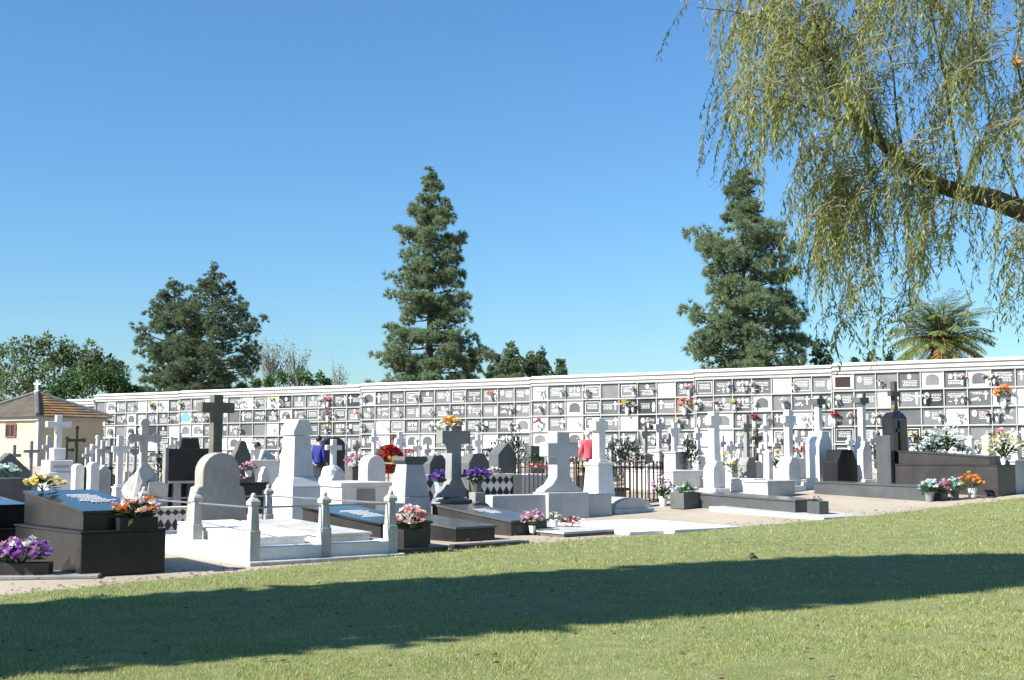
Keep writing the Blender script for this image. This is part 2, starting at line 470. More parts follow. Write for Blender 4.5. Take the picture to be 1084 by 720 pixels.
def eng_mesh(k):
    o = engraving(k).build('engraving', engrave_pale); me = o.data; bpy.data.objects.remove(o); return me
ENG_P = [eng_mesh(k) for k in range(10)]
ENG_G = []
for me in ENG_P:
    me.transform(Matrix.Diagonal((1.12, 1, 1.12, 1)))
    c = me.copy(); c.materials[0] = engrave_grey; ENG_G.append(c)
def plaque_mesh(mt, w=0.845, h=0.66):
    o = MB().box(-w / 2, w / 2, -0.03, 0.0, -h / 2, h / 2).build('niche_plaque', mt, bevel=0.006); me = o.data; bpy.data.objects.remove(o); return me
PLQ = {k: plaque_mesh(v) for k, v in dict(grey=plaque_grey, mid=plaque_mid, dark=plaque_dark, pink=plaque_pink, white=plaque_white, blue=plaque_blue).items()}
ARCH = [(-0.27, -0.2), (0.27, -0.2), (0.27, 0.02)] + [(0.27 * math.cos(a), 0.02 + 0.2 * math.sin(a)) for a in [PI * k / 10 for k in range(1, 10)]] + [(-0.27, 0.02)]
def arch_mesh(m):
    o = MB().prism(ARCH, -0.012, 0.0).build('arch_panel', m); me = o.data; bpy.data.objects.remove(o); return me
ARCHES = [arch_mesh(plaque_mid), arch_mesh(plaque_grey), arch_mesh(plaque_white)]
wr = random.Random(21)
def wall_block(px0, px1, top, label, rows=5):
    a, s0 = wall_pt(px0); b, s1 = wall_pt(px1)
    L = s1 - s0
    ncol = max(1, round(L / PITCHW)); pw = L / ncol
    zt = EYE + top
    base = -0.3
    root = thing('niche_wall', label, 'niche wall', (a.x, a.y, 0), WA, 'blocks of the long white niche wall')
    # local: x along wall, -y towards the graves
    body = MB()
    z0 = zt - 0.34 - rows * RP
    body.box(0.003, L - 0.003, 0.075, 2.4, base, zt - 0.06)
    body.box(0.002, L - 0.002, -0.03, 0.06, base, z0 + 0.02)          # plinth
    for j in range(rows + 1):
        z = zt - 0.34 - j * RP
        body.box(0.002, L - 0.002, -0.045, 0.06, z - 0.036, z + 0.018 if j else z + 0.10)
    for i in range(ncol + 1):
        x = min(max(i * pw, 0.04), L - 0.04)
        body.box(x - 0.019, x + 0.019, -0.02, 0.06, z0 + 0.02, zt - 0.3)
    body.build('wall_body', plaster_white, root)
    MB().box(0, L, -0.10, 2.5, zt - 0.24, zt - 0.06).box(0.001, L - 0.001, -0.17, 2.57, zt - 0.06, zt).build('cornice', cornice_white, root)
    # a course of low ridge tiles along the roof
    t = MB()
    t.prism([(-0.14, 0), (0.14, 0), (0.09, 0.06), (-0.09, 0.06)], 0.02, L - 0.02)
    t.build('roof_coping', cream_coping, root, (0, 0.12, zt + 0.002), (0, 0, -PI / 2))
    for j in range(rows):
        zc = zt - 0.34 - (j + 0.5) * RP - 0.01
        for i in range(ncol):
            xc = (i + 0.5) * pw
            wp = a + WD * xc; px = CX0 + FPX * CP * wp.x / wp.y
            u = wr.random()
            kind = 'grey' if u < 0.38 else 'mid' if u < 0.70 else 'dark' if u < 0.78 else 'pink' if u < 0.787 else 'white'
            if j == 0 and abs(px - 893) < 11:
                f = MB().box(-0.30, 0.30, -0.004, 0.058, -0.2, 0.2).build('open_niche', recess_dark, root, (xc, 0.0, zc))  # solid block, the shade of the hollow is put into its dark colour
                MB().box(-0.40, -0.31, -0.03, 0.05, -0.275, 0.275).box(0.31, 0.40, -0.03, 0.05, -0.275, 0.275).box(-0.308, 0.308, -0.03, 0.05, 0.21, 0.275).box(-0.308, 0.308, -0.03, 0.05, -0.275, -0.21).build('niche_surround', cream_coping, f)
                f['label'] = 'open empty burial niche in the top row'
                continue
            blue = (j == 1 and abs(px - 197) < 7)
            if blue: kind = 'white'
            o = bpy.data.objects.new('niche_plaque', PLQ[kind]); link(o, root); o.location = (xc, 0.074, zc)
            o.scale = (pw / 0.87 * wr.uniform(0.95, 1.0), 1, wr.uniform(0.94, 1.0))
            if blue:
                e = bpy.data.objects.new('arch_panel', arch_mesh(plaque_blue)); link(e, o); e.location = (0, -0.031, 0); e.scale = (1.25, 1, 1.15)
                o['label'] = 'white niche plaque with a bright sky blue arch'
            elif kind == 'white':
                if wr.random() < 0.5:
                    e = bpy.data.objects.new('arch_panel', wr.choice(ARCHES)); link(e, o); e.location = (0, -0.031, 0)
                elif wr.random() < 0.7:
                    e = bpy.data.objects.new('engraving', wr.choice(ENG_G)); link(e, o); e.location = (0, -0.031, 0)
            elif wr.random() < 0.92:
                e = bpy.data.objects.new('engraving', wr.choice(ENG_P)); link(e, o); e.location = (0, -0.031, 0)
                if wr.random() < 0.5: e.scale = (-1, 1, 1)
            NICHE.append((a + WD * (xc) + Vector((0, 0, zc)), px, j, kind))
    return root
wall_block(45, 103, 2.96, 'low far end of the white niche wall, behind the cream chapel')
wall_block(103, 192, 3.21, 'white niche wall block left of the tall dark grey cross, holding a sky blue arch')
wall_block(192, 383, 3.245, 'white niche wall block behind the tall truncated obelisk')
wall_block(383, 562, 3.305, 'white niche wall block under the tall middle pine')
wall_block(562, 735, 3.345, 'white niche wall block behind the rusty grave railing')
wall_block(735, 880, 3.385, 'white niche wall block under the right hand pine')
wall_block(880, 1210, 3.44, 'nearest white niche wall block, under the palm, with one open empty niche')

# ------------------------------------------------------------------ cream chapel with a tiled hip roof
root = thing('chapel', 'small cream chapel with a hipped clay tile roof and white roof cross', 'chapel', (0, 0, 0))
c0 = W(40, 478, 56); c0.z = gz(c0.x, 56)
root.location = c0
dl = Vector((-0.848, 0.53, 0)); dr = Vector((0.53, 0.848, 0)); LL, LR = 5.2, 3.6
ze = W(40, 441, 56).z - c0.z
root.rotation_euler = (0, 0, math.atan2(dr.y, dr.x))     # local x = along the right face, local y = along the left face
mb = MB().box(0, LR, 0, LL, -0.4, ze - 0.02)
mb.build('wall', cream_plaster, root)
MB().box(-0.06, 0.16, -0.06, 0.16, -0.4, ze - 0.05).build('corner_pilaster', plaster_white, root)
MB().box(-0.14, LR + 0.14, -0.14, LL + 0.14, ze - 0.17, ze - 0.0).build('eaves_band', plaster_white, root)
ov = 0.28
zr = 1.18
ap = (LR / 2, LL / 2)
def tile_mat(nm, ca, cb):
    m, nt, b = mat(nm)
    tc = nt.nodes.new('ShaderNodeTexCoord')
    w = nt.nodes.new('ShaderNodeTexWave'); w.wave_type = 'BANDS'; w.bands_direction = 'Z'; w.inputs['Scale'].default_value = 1.6; w.inputs['Distortion'].default_value = 0.4
    nt.links.new(tc.outputs['Object'], w.inputs['Vector'])
    n = noise(nt, 1.5, 5, tc.outputs['Object'])
    c = mixrgb(nt, ramp(nt, n, 0.35, 0.65), ca, cb)
    n2 = noise(nt, 0.9, 5, wpos(nt)); c = mixrgb(nt, ramp(nt, n2, 0.45, 0.7), c, (0.10, 0.085, 0.06))
    nt.links.new(c, b.inputs['Base Color']); b.inputs['Roughness'].default_value = 0.9
    return m
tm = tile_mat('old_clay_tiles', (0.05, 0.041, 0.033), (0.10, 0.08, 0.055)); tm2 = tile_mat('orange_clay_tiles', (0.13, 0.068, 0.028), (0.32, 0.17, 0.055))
roof = MB()
# four hip slopes stepped in courses so that the tiles show as real ridges
NC = 9
cor = [(-ov, -ov), (LR + ov, -ov), (LR + ov, LL + ov), (-ov, LL + ov)]
for k in range(NC):
    f0, f1 = k / NC, (k + 1) / NC
    def ring(f, z): return [(cx + (ap[0] - cx) * f, cy + (ap[1] - cy) * f, z) for cx, cy in cor]
    lo = ring(f0, ze + zr * f0); lo2 = ring(f0, ze + zr * f0 + 0.055); hi = ring(min(f1, 0.985), ze + zr * f1 + 0.01)
    vs = lo + lo2 + hi
    fs = []
    for i in range(4):
        j = (i + 1) % 4
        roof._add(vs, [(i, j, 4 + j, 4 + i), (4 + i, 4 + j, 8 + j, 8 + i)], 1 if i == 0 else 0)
rf = roof.build('roof', [tm, tm2], root)
hips = MB()
for cx, cy in cor:
    hips.tube([(cx, cy, ze + 0.08), (ap[0], ap[1], ze + zr + 0.05)], 0.10, 6)
hips.build('ridge_tiles', dark_stone, rf)
mb = MB().box(-0.05, 0.05, -0.05, 0.05, 0, 0.55).box(-0.17, 0.17, -0.045, 0.045, 0.32, 0.42).box(-0.1, 0.1, -0.1, 0.1, -0.12, 0.06)
mb.build('roof_cross', white_marble, rf, (ap[0], ap[1], ze + zr + 0.1), (0, 0, R(-62)))
wn = MB().box(-0.02, 0.05, -0.32, 0.32, -0.26, 0.26).build('window', window_glass, root, (-0.012, 1.95, ze - 0.62))
MB().box(-0.05, -0.022, -0.38, -0.30, -0.32, 0.32).box(-0.05, -0.022, 0.30, 0.38, -0.32, 0.32).box(-0.05, -0.022, -0.296, 0.296, 0.25, 0.32).box(-0.05, -0.022, -0.296, 0.296, -0.32, -0.25).box(-0.045, -0.022, -0.025, 0.025, -0.246, 0.246).build('window_frame', window_frame_m, wn)
# ------------------------------------------------------------------ grave builders (local: x along the front, +y towards the head)
def hz(py, px, Y): return W(px, py, Y).z

def circ(cx, cz, r, a0, a1, n): return [(cx + r * math.cos(a0 + (a1 - a0) * k / n), cz + r * math.sin(a0 + (a1 - a0) * k / n)) for k in range(n + 1)]

def latin(h, aw, t, at, s, foot=None):
    """outline of a latin cross: height h, arm span aw, stem t, arms at height at, bar s; foot flares out"""
    a, b = t / 2, aw / 2
    p = []
    if foot: p += [(-foot, 0), (foot, 0), (foot * .92, h * .05), (a + (foot - a) * .35, h * .13), (a * 1.05, h * .25)]
    else: p += [(-a, 0), (a, 0)]
    p += [(a, at - s / 2), (b, at - s / 2), (b, at + s / 2), (a, at + s / 2), (a, h), (-a, h), (-a, at + s / 2), (-b, at + s / 2), (-b, at - s / 2), (-a, at - s / 2)]
    if foot: p += [(-a * 1.05, h * .25), (-a - (foot - a) * .35, h * .13), (-foot * .92, h * .05)]
    return p
def budded(h, aw, t, at, r):
    a, b = t / 2, aw / 2
    p = [(-a, 0), (a, 0), (a, at - a), (b - r, at - a)] + circ(b - r * .4, at, r, -2.2, 2.2, 6) + [(b - r, at + a), (a, at + a), (a, h - r)] + circ(0, h - r * .4, r, -.63, PI + .63, 6)
    p += [(-a, h - r), (-a, at + a), (-b + r, at + a)] + circ(-b + r * .4, at, r, PI - 2.2 + .0, PI + 2.2, 6) + [(-b + r, at - a), (-a, at - a)]
    return p

def slab(label, corner, w, l, h, zf, zb, m, mtop=None, ledge=0, rz=THETA, cat='grave slab', inset=0.06, front_set=0.12, letters=None, name='ledger_grave'):
    """grave with a base tier (0..h) and a sloping lid (zf at the foot, zb at the head)"""
    root = thing(name, label, cat, corner, rz)
    LB = MB()
    if h > 0:
        MB().box(0, w, 0, l, -0.25, h - 0.03).build('base', m, root, bevel=0.008)
        MB().box(-0.02, w + 0.02, -0.02, l + 0.02, h - 0.03, h).build('base_cap', m, root, bevel=0.006)
        MB().tilt(inset, w - inset, front_set, l - 0.05, h + 0.001, zf - 0.035, zb - 0.035).build('body', m, root, bevel=0.006)
        LB._add([(inset - .02, front_set - .025, zf - .035), (w - inset + .02, front_set - .025, zf - .035), (w - inset + .02, l - .03, zb - .035), (inset - .02, l - .03, zb - .035),
                   (inset - .02, front_set - .025, zf), (w - inset + .02, front_set - .025, zf), (w - inset + .02, l - .03, zb), (inset - .02, l - .03, zb)],
                  [(3, 2, 1, 0), (4, 5, 6, 7), (0, 1, 5, 4), (1, 2, 6, 5), (2, 3, 7, 6), (3, 0, 4, 7)])
    else:
        MB().tilt(0, w, 0, l, -0.25, zf - .04, zb - .04).build('body', m, root, bevel=0.008)
        LB._add([(-.025, -.025, zf - .04), (w + .025, -.025, zf - .04), (w + .025, l, zb - .04), (-.025, l, zb - .04), (-.025, -.025, zf), (w + .025, -.025, zf), (w + .025, l, zb), (-.025, l, zb)],
                  [(3, 2, 1, 0), (4, 5, 6, 7), (0, 1, 5, 4), (1, 2, 6, 5), (2, 3, 7, 6), (3, 0, 4, 7)])
    if letters:
        x0, x1, y0, y1, lm = letters
        mb = LB; r = random.Random(len(label)); sl = (zb - zf) / l
        yy = y1; row = 0
        while yy > y0:
            ww = (x1 - x0) * r.uniform(.55, 1); x = (x0 + x1) / 2 - ww / 2
            while x < (x0 + x1) / 2 + ww / 2 - .03:
                q = r.uniform(.02, .06); za = zf + sl * (yy - .0); zc = zf + sl * (yy + .05)
                mb._add([(x, yy, za + .003), (x + q, yy, za + .003), (x + q, yy + .05, zc + .003), (x, yy + .05, zc + .003), (x, yy, za + .006), (x + q, yy, za + .006), (x + q, yy + .05, zc + .006), (x, yy + .05, zc + .006)],
                        [(4, 5, 6, 7), (0, 1, 5, 4), (1, 2, 6, 5), (2, 3, 7, 6), (3, 0, 4, 7)], 1)
                x += q + .015
            yy -= .13
    LB.build('lid', [mtop or m] + ([letters[4]] if letters else []), root)
    return root

def tablet(label, px, Y, top, wpx, shape, m, t=0.16, rz=THETA, cat='headstone', panel=None, plinth=True, base=None, mp=None):
    p = GY(px, Y)
    z = p.z if base is None else base
    h = hz(top, px, Y) - z
    w = wpx * Y / FPX * 1.18
    root = thing('headstone', label, cat, (p.x, p.y, z), rz)
    a = w / 2
    if shape == 'round': P = [(-a, 0), (a, 0), (a, h - a)] + circ(0, h - a, a, 0.05, PI - .05, 12) + [(-a, h - a)]
    elif shape == 'arch': P = [(-a, 0), (a, 0), (a, h - a * .6)] + [(a * math.cos(q), h - a * .6 + a * .6 * math.sin(q)) for q in [PI * k / 10 for k in range(1, 10)]] + [(-a, h - a * .6)]
    elif shape == 'gable': P = [(-a, 0), (a, 0), (a, h - a * .9), (0, h), (-a, h - a * .9)]
    elif shape == 'octagon': P = [(-a, 0), (a, 0), (a, h - a * .7), (a * .5, h), (-a * .5, h), (-a, h - a * .7)]
    elif shape == 'gothic': P = [(-a, 0), (a, 0), (a, h * .45), (a * .86, h * .55), (a * .7, h * .62), (a * .62, h * .66), (a * .62, h * .78), (a * .42, h * .86), (a * .25, h * .97), (0, h), (-a * .25, h * .97), (-a * .42, h * .86), (-a * .62, h * .78), (-a * .62, h * .66), (-a * .7, h * .62), (-a * .86, h * .55), (-a, h * .45)]
    elif shape == 'shoulder': P = [(-a, 0), (a, 0), (a * .95, h * .12), (a * .88, h * .4), (a * .8, h * .56), (a * .66, h * .58), (a * .66, h - a * .66)] + circ(0, h - a * .66, a * .66, 0.05, PI - .05, 12) + [(-a * .66, h - a * .66), (-a * .66, h * .58), (-a * .8, h * .56), (-a * .88, h * .4), (-a * .95, h * .12)]
    elif shape == 'plain': P = [(-a, 0), (a, 0), (a, h), (-a, h)]
    zb = min(.12, h * .12)
    MB().prism([(x, max(zz, zb if zz < zb else zz)) for x, zz in P], -t / 2, t / 2).build('tablet', m, root, bevel=0.012)
    MB().box(-a * 1.15, a * 1.15, -t * .8, t * .8, -0.3, zb).build('plinth', mp or m, root, bevel=0.01)
    if panel:
        MB().box(-a * .55, a * .55, -t / 2 - .012, -t / 2 + .01, h * .3, h * .62).build('inscription_panel', panel, root)
    return root

def cross_mon(label, px, Y, top, bw=.55, hp=.5, aw=.5, t=.12, th=.10, m=None, cm=None, style='latin', rz=THETA, base=None, cat='stone cross', at=.72, name='stone_cross', shoulders=False):
    m = m or white_marble; cm = cm or m
    p = GY(px, Y)
    z = p.z if base is None else base
    H = hz(top, px, Y) - z
    ph = H * hp
    root = thing(name, label, cat, (p.x, p.y, z), rz)
    if bw > 0:
        bh = min(.16, ph * .25)
        MB().box(-bw / 2, bw / 2, -bw * .42, bw * .42, -0.3, bh).build('base', m, root, bevel=.012)
        mb = MB()
        if shoulders:
            a = bw * .40
            mb.prism([(-a, bh), (a, bh), (a, ph * .72), (a * .9, ph * .82), (a * .62, ph * .9), (a * .5, ph), (-a * .5, ph), (-a * .62, ph * .9), (-a * .9, ph * .82), (-a, ph * .72)], -bw * .27, bw * .27)
        else:
            mb.frus(0, 0, bw * .78, bw * .66, bh + .001, bw * .62, bw * .52, ph * .88)
            mb.box(-bw * .36, bw * .36, -bw * .31, bw * .31, ph * .88 + .001, ph * .94)
            mb.frus(0, 0, bw * .5, bw * .42, ph * .94 + .001, t * 1.3, th * 1.6, ph)
        mb.build('pedestal', m, root, bevel=.010)
    else: ph = 0
    ch = H - ph
    if style == 'latin': P = latin(ch, aw, t, ch * at, t)
    elif style == 'flare': P = latin(ch, aw, t, ch * at, t * 1.05, bw * .5 if bw else aw * .6)
    elif style == 'bud': P = budded(ch, aw, t * .8, ch * at, t * .62)
    elif style == 'ring': P = latin(ch, aw, t * .9, ch * at, t * .9)
    mb = MB().prism([(x, zz + ph + .001) for x, zz in P], -th / 2, th / 2)
    if style == 'ring':
        r1 = aw * .34
        pts = [(r1 * math.cos(q), 0, ph + ch * at + r1 * math.sin(q)) for q in [2 * PI * k / 16 for k in range(17)]]
        mb.tube(pts, th * .3, 6)
    mb.build('cross', cm, root, bevel=.008)
    return root

def stonebox(label, corner, w, l, h, m, rz=THETA, cat='grave', name='stone_tomb', cap=True):
    root = thing(name, label, cat, corner, rz)
    MB().box(0, w, 0, l, -.25, h - .05).build('body', m, root, bevel=.01)
    MB().box(-.03, w + .03, -.03, l + .03, h - .049, h).build('lid', m, root, bevel=.01)
    return root

# ------------------------------------------------------------------ flowers
def blossom(mb, c, r, mi, rr):
    ax = Vector((rr.gauss(0, .55), rr.gauss(0, .55), 1)).normalized()
    u = ax.cross(Vector((1, .2, .1))).normalized(); v = ax.cross(u)
    c = Vector(c)
    for ring, (ro, up, n) in enumerate(((1.0, .15, 6), (.6, .55, 5))):
        for k in range(n):
            a = 2 * PI * (k + .5 * ring) / n + rr.uniform(-.2, .2)
            d = u * math.cos(a) + v * math.sin(a); s = u * -math.sin(a) + v * math.cos(a)
            q = r * ro * rr.uniform(.8, 1.15); b = c - ax * r * .25
            mb._add([b, c + d * q * .6 + s * q * .42 + ax * r * up * .5, c + d * q + ax * r * up, c + d * q * .6 - s * q * .42 + ax * r * up * .5], [(0, 1, 2, 3)], mi)
def leaf(mb, p, d, l, w, mi=0, rr=None):
    d = Vector(d).normalized(); s = d.cross(Vector((0, 0, 1)))
    if s.length < .05: s = Vector((1, 0, 0))
    s.normalize(); p = Vector(p); up = s.cross(d)
    mb._add([p, p + d * l * .5 + s * w + up * w * .4, p + d * l, p + d * l * .5 - s * w + up * w * .4], [(0, 1, 2, 3)], mi)
def flower_mbs(R0, n, ncol, br, nl, seed, flat=.75, wide=1.0):
    rr = random.Random(seed); F, L = MB(), MB()
    for k in range(n):
        d = Vector((rr.gauss(0, 1), rr.gauss(0, 1), abs(rr.gauss(0, .9)) + .12)).normalized() * R0 * rr.uniform(.72, 1.05)
        blossom(F, (d.x * wide, d.y, d.z * flat + R0 * .35), br * rr.uniform(.75, 1.2), rr.randrange(ncol), rr)
    for k in range(nl):
        d = Vector((rr.gauss(0, 1), rr.gauss(0, 1), rr.uniform(-.25, 1.0))).normalized()
        p = (d.x * R0 * .3 * wide, d.y * R0 * .3, R0 * .25 + d.z * R0 * .3)
        leaf(L, p, d, R0 * rr.uniform(.5, .95), R0 * rr.uniform(.06, .13), 0, rr)
    for k in range(max(3, n // 4)):
        a = rr.uniform(0, 2 * PI); L.tube([(0, 0, 0), (R0 * .6 * math.cos(a), R0 * .6 * math.sin(a), R0 * .7)], R0 * .02, 4)
    return F, L
def bouquet(label, loc, R0, cols, n=26, br=.05, nl=40, seed=1, vase=None, wide=1.0, flat=.75, green=None, group=None, cat='flowers', rz=THETA):
    """vase: None | ('box', w, d, h, mat) | ('pot', r, h, mat); loc is where it stands"""
    root = thing('flower_arrangement', label, cat, loc, rz, group)
    z = 0
    if vase and vase[0] == 'box':
        _, w, d, h, m = vase; z = h - R0 * .12
        mb = MB().box(-w / 2, w / 2, -d / 2, -d / 2 + .03, 0, h).box(-w / 2, w / 2, d / 2 - .03, d / 2, 0, h).box(-w / 2, -w / 2 + .03, -d / 2 + .031, d / 2 - .031, 0, h).box(w / 2 - .03, w / 2, -d / 2 + .031, d / 2 - .031, 0, h)
        mb.box(-w / 2 + .031, w / 2 - .031, -d / 2 + .031, d / 2 - .031, 0.005, h - .04)
        mb.build('planter_box', m, root)
    elif vase:
        _, r, h, m = vase; z = h - R0 * .15
        MB().lathe([(r * .62, 0), (r * .7, h * .1), (r * .95, h * .85), (r * 1.05, h * .88), (r * 1.05, h), (r * .9, h), (r * .85, h * .9)], n=12).build('vase', m, root, smooth=False)
    F, L = flower_mbs(R0, n, len(cols), br, nl, seed, flat, wide)
    F.build('blossoms', [PET[c] for c in cols], root, (0, 0, z)); L.build('foliage', green or leaf_green, root, (0, 0, z))
    return root
def L2W(root, x, y, z):
    c, s = math.cos(root.rotation_euler.z), math.sin(root.rotation_euler.z)
    return Vector((root.location.x + c * x - s * y, root.location.y + s * x + c * y, root.location.z + z))
GP = black_granite
# ---------- big black tomb at the left
C = G(85, 612)
T1 = slab('big two-tier black granite tomb with a polished sloping lid, nearest at the left', C, 1.19, 2.35, 0.60, .86, 1.08, GP, polished_black, cat='tomb', inset=.10, front_set=.2, letters=(.4, .95, .9, 1.7, engrave_pale), name='granite_tomb')
MB().box(.62, .68, .045, .10, .602, .74).build('grave_lamp', pot_white, T1)
bouquet('orange and white flowers in a dark planter on the ledge of the big black tomb', L2W(T1, .80, .09, .60), .29, ['orange', 'white', 'rose', 'white'], 60, .065, 70, 3, ('box', .55, .16, .16, GP), wide=1.2)
bouquet('pale yellow flowers lying at the head of the big black tomb', L2W(T1, .3, 2.15, 1.07), .24, ['cream', 'yellow', 'cream'], 46, .06, 30, 4, wide=1.3, flat=.6)
P = G(22, 612)
bouquet('purple and white chrysanthemums in a long dark planter in the left foreground corner', P, .27, ['purple', 'mauve', 'white', 'purple'], 90, .07, 60, 5, ('box', .75, .26, .2, brown_granite), wide=1.45, flat=.95, rz=R(8))
stonebox('flat grey kerb slab on the gravel under the purple flower planter', G(-40, 616) + Vector((0, .1, 0)), 1.6, .7, .05, grey_stone, rz=R(10), cat='kerb slab', name='kerb_slab')
bk = slab('plain black granite tomb behind the big two-tier tomb at the left edge', W(-35, 478, 18.2).xy.to_3d(), 1.0, 2.2, .5, .85, 1.0, GP, polished_black, cat='tomb', name='granite_tomb')
MB().box(0.0, 1.0, 2.2, 2.36, -.2, 1.28).build('headboard', GP, bk, bevel=.01)
bouquet('turquoise and white flowers at the left edge in front of the dark gabled headstone', W(8, 506, 22.5), .24, ['turquoise', 'white', 'turquoise'], 34, .06, 30, 6)
MBs = thing('flower_stand', 'dark stone block carrying the turquoise flowers at the left edge', 'stone block', GY(8, 22.5), THETA)
MB().box(-.35, .35, -.3, .3, -.2, W(8, 506, 22.5).z - gz(W(8, 506, 22.5).x, 22.5)).build('block', dark_stone, MBs, bevel=.01); MB().box(-.4, .4, -.35, .35, -.2, .12).build('plinth', dark_stone, MBs)
tablet('dark grey gabled headstone at the left edge, before the chapel', 8, 26, 479, 38, 'gable', dark_stone, .3)

# ---------- white enclosure with stone posts
C = G(263, 599)
TP = R(38)
en = thing('grave_enclosure', 'white marble grave enclosure with six square stone posts joined by grey rails', 'grave enclosure', C, TP)
w, l, hp = 2.55, 4.4, .26
MB().box(.12, w - .12, .12, l - .12, -.3, hp - .05).build('platform', clean_marble, en)
MB().box(0, w, 0, .2, -.3, hp).box(0, .2, .201, l, -.3, hp).box(w - .2, w, .201, l, -.3, hp).box(.201, w - .201, l - .2, l, -.3, hp).build('kerb', clean_marble, en, bevel=.015)
MB().box(-.06, w + .06, -.16, -.002, -.3, .06).build('step', old_marble, en, bevel=.012)
posts = [(.1, .08), (1.28, .08), (2.47, .08), (.1, 2.1), (.1, 4.3), (2.47, 4.3)]
for x, y in posts:
    mb = MB()
    mb.box(x - .085, x + .085, y - .085, y + .085, hp - .26 if y < .1 else hp, .5); mb.frus(x, y, .145, .145, .5005, .115, .115, .86)
    mb.box(x - .08, x + .08, y - .08, y + .08, .8605, .93); mb.frus(x, y, .15, .15, .9305, .06, .06, .985); mb.ball((x, y, 1.0), .045)
    mb.build('post', old_marble, en, bevel=.008)
for (a, b, z) in ((0, 1, .83), (1, 2, .83), (0, 3, .83), (3, 4, .83), (4, 5, .83), (2, 5, .83)):
    (xa, ya), (xb, yb) = posts[a], posts[b]
    d = Vector((xb - xa, yb - ya, 0)).normalized() * .065
    MB().tube([(xa + d.x, ya + d.y, z), (xb - d.x, yb - d.y, z)], .016, 6).build('rail', rail_metal, en)
def inner(label, x, y, w_, l_, zf, zb, fm=white_marble):
    p = L2W(en, x, y, hp - .03)
    return slab(label, p, w_, l_, 0, zf, zb, fm, rz=TP, name='marble_slab')
inner('low white marble ledger slab on the left half of the post enclosure', .26, .55, .95, 2.6, .13, .26)
inner('low white marble ledger slab on the right half of the post enclosure', 1.42, .45, .9, 2.7, .14, .24, old_marble)
p = L2W(en, 1.22, 3.78, hp)
H1 = tablet('weathered warm-grey headstone with a round head, at the back of the white enclosure', 231, p.y, 479, 54, 'shoulder', warm_stone, .34, rz=TP, base=hp, mp=warm_stone)
H1.location = p
q = MB(); a = R(0)
top = hz(478, 231, p.y) - p.z
qq = cross_mon('tall dark grey cross rising behind the round-headed warm-grey headstone', 228, p.y + .75, 418, bw=.5, hp=.12, aw=.66, t=.19, th=.17, m=warm_stone, cm=cross_wood, at=.90, name='tall_cross')
# truncated white obelisk
def obelisk(label, px, Y, top, wpx, m, d=.55):
    p = GY(px, Y); H = hz(top, px, Y) - p.z; w = wpx * Y / FPX
    root = thing('obelisk', label, 'obelisk', p, THETA)
    MB().box(-w * .55, w * .55, -d * .7, d * .7, -.3, H * .42).build('base', m, root, bevel=.015)
    MB().frus(0, 0, w * 1.1, d * 1.4, H * .4205, w * .86, d * 1.08, H * .50).build('moulding', m, root, bevel=.01)
    mb = MB().frus(0, 0, w * .8, d, H * .5005, w * .62, d * .74, H * .86)
    mb.build('shaft', m, root, bevel=.012)
    c = MB(); a = w * .38
    c.prism([(-a, H * .862), (a, H * .862), (a, H * .895), (a * .5, H), (-a * .5, H), (-a, H * .895)], -d * .44, d * .44)
    c.build('gabled_cap', m, root, bevel=.01)
    return root
obelisk('tall white truncated obelisk with a gabled cap and shaded grey front', 314, 24.5, 444, 32, white_marble)
# ---------- black slab with blue sky on it, behind the posts
C = G(403, 584)
T2 = slab('dark granite slab mirroring blue sky, behind the right end of the post enclosure', C, 1.05, 2.4, 0, .46, .66, brown_granite, polished_black, name='granite_ledger', letters=(.2, .85, .8, 1.6, engrave_pale))
sp = thing('kerb_slab', 'dark granite step under the pink rose planter', 'kerb slab', G(418, 588), THETA)
MB().box(0, 1.1, 0, .5, -.2, .09).build('step', brown_granite, sp, bevel=.01)
bouquet('pink and white roses in a dark square planter beside the last enclosure post', L2W(sp, .5, .25, .09), .27, ['rose', 'pale pink', 'white', 'rose'], 50, .07, 70, 8, ('box', .5, .3, .3, brown_granite), flat=1.1)
def pylon(label, px, Y, top, wpx, m):
    p = GY(px, Y); H = hz(top, px, Y) - p.z; w = wpx * Y / FPX
    root = thing('headstone', label, 'headstone', p, THETA)
    MB().frus(0, 0, w * 1.08, .6, -.3, w * 1.0, .55, H * .45).build('base', m, root, bevel=.012)
    MB().frus(0, 0, w * .98, .52, H * .4505, w * .68, .36, H * .88).build('shaft', m, root, bevel=.012)
    MB().frus(0, 0, w * .66, .36, H * .8805, w * .92, .46, H * .93).frus(0, 0, w * .92, .46, H * .9305, w * .86, .42, H * .985).build('cap', dark_stone, root, bevel=.008)
    return root, H
py_, H_ = pylon('grey tapering headstone with a flared dark cap and red flowers on top', 434, 26, 482, 34, blue_marble)
bouquet('small red and pink posy on top of the tapering headstone', L2W(py_, 0, 0, H_ * .985), .13, ['crimson', 'pale pink', 'red'], 18, .045, 12, 9)
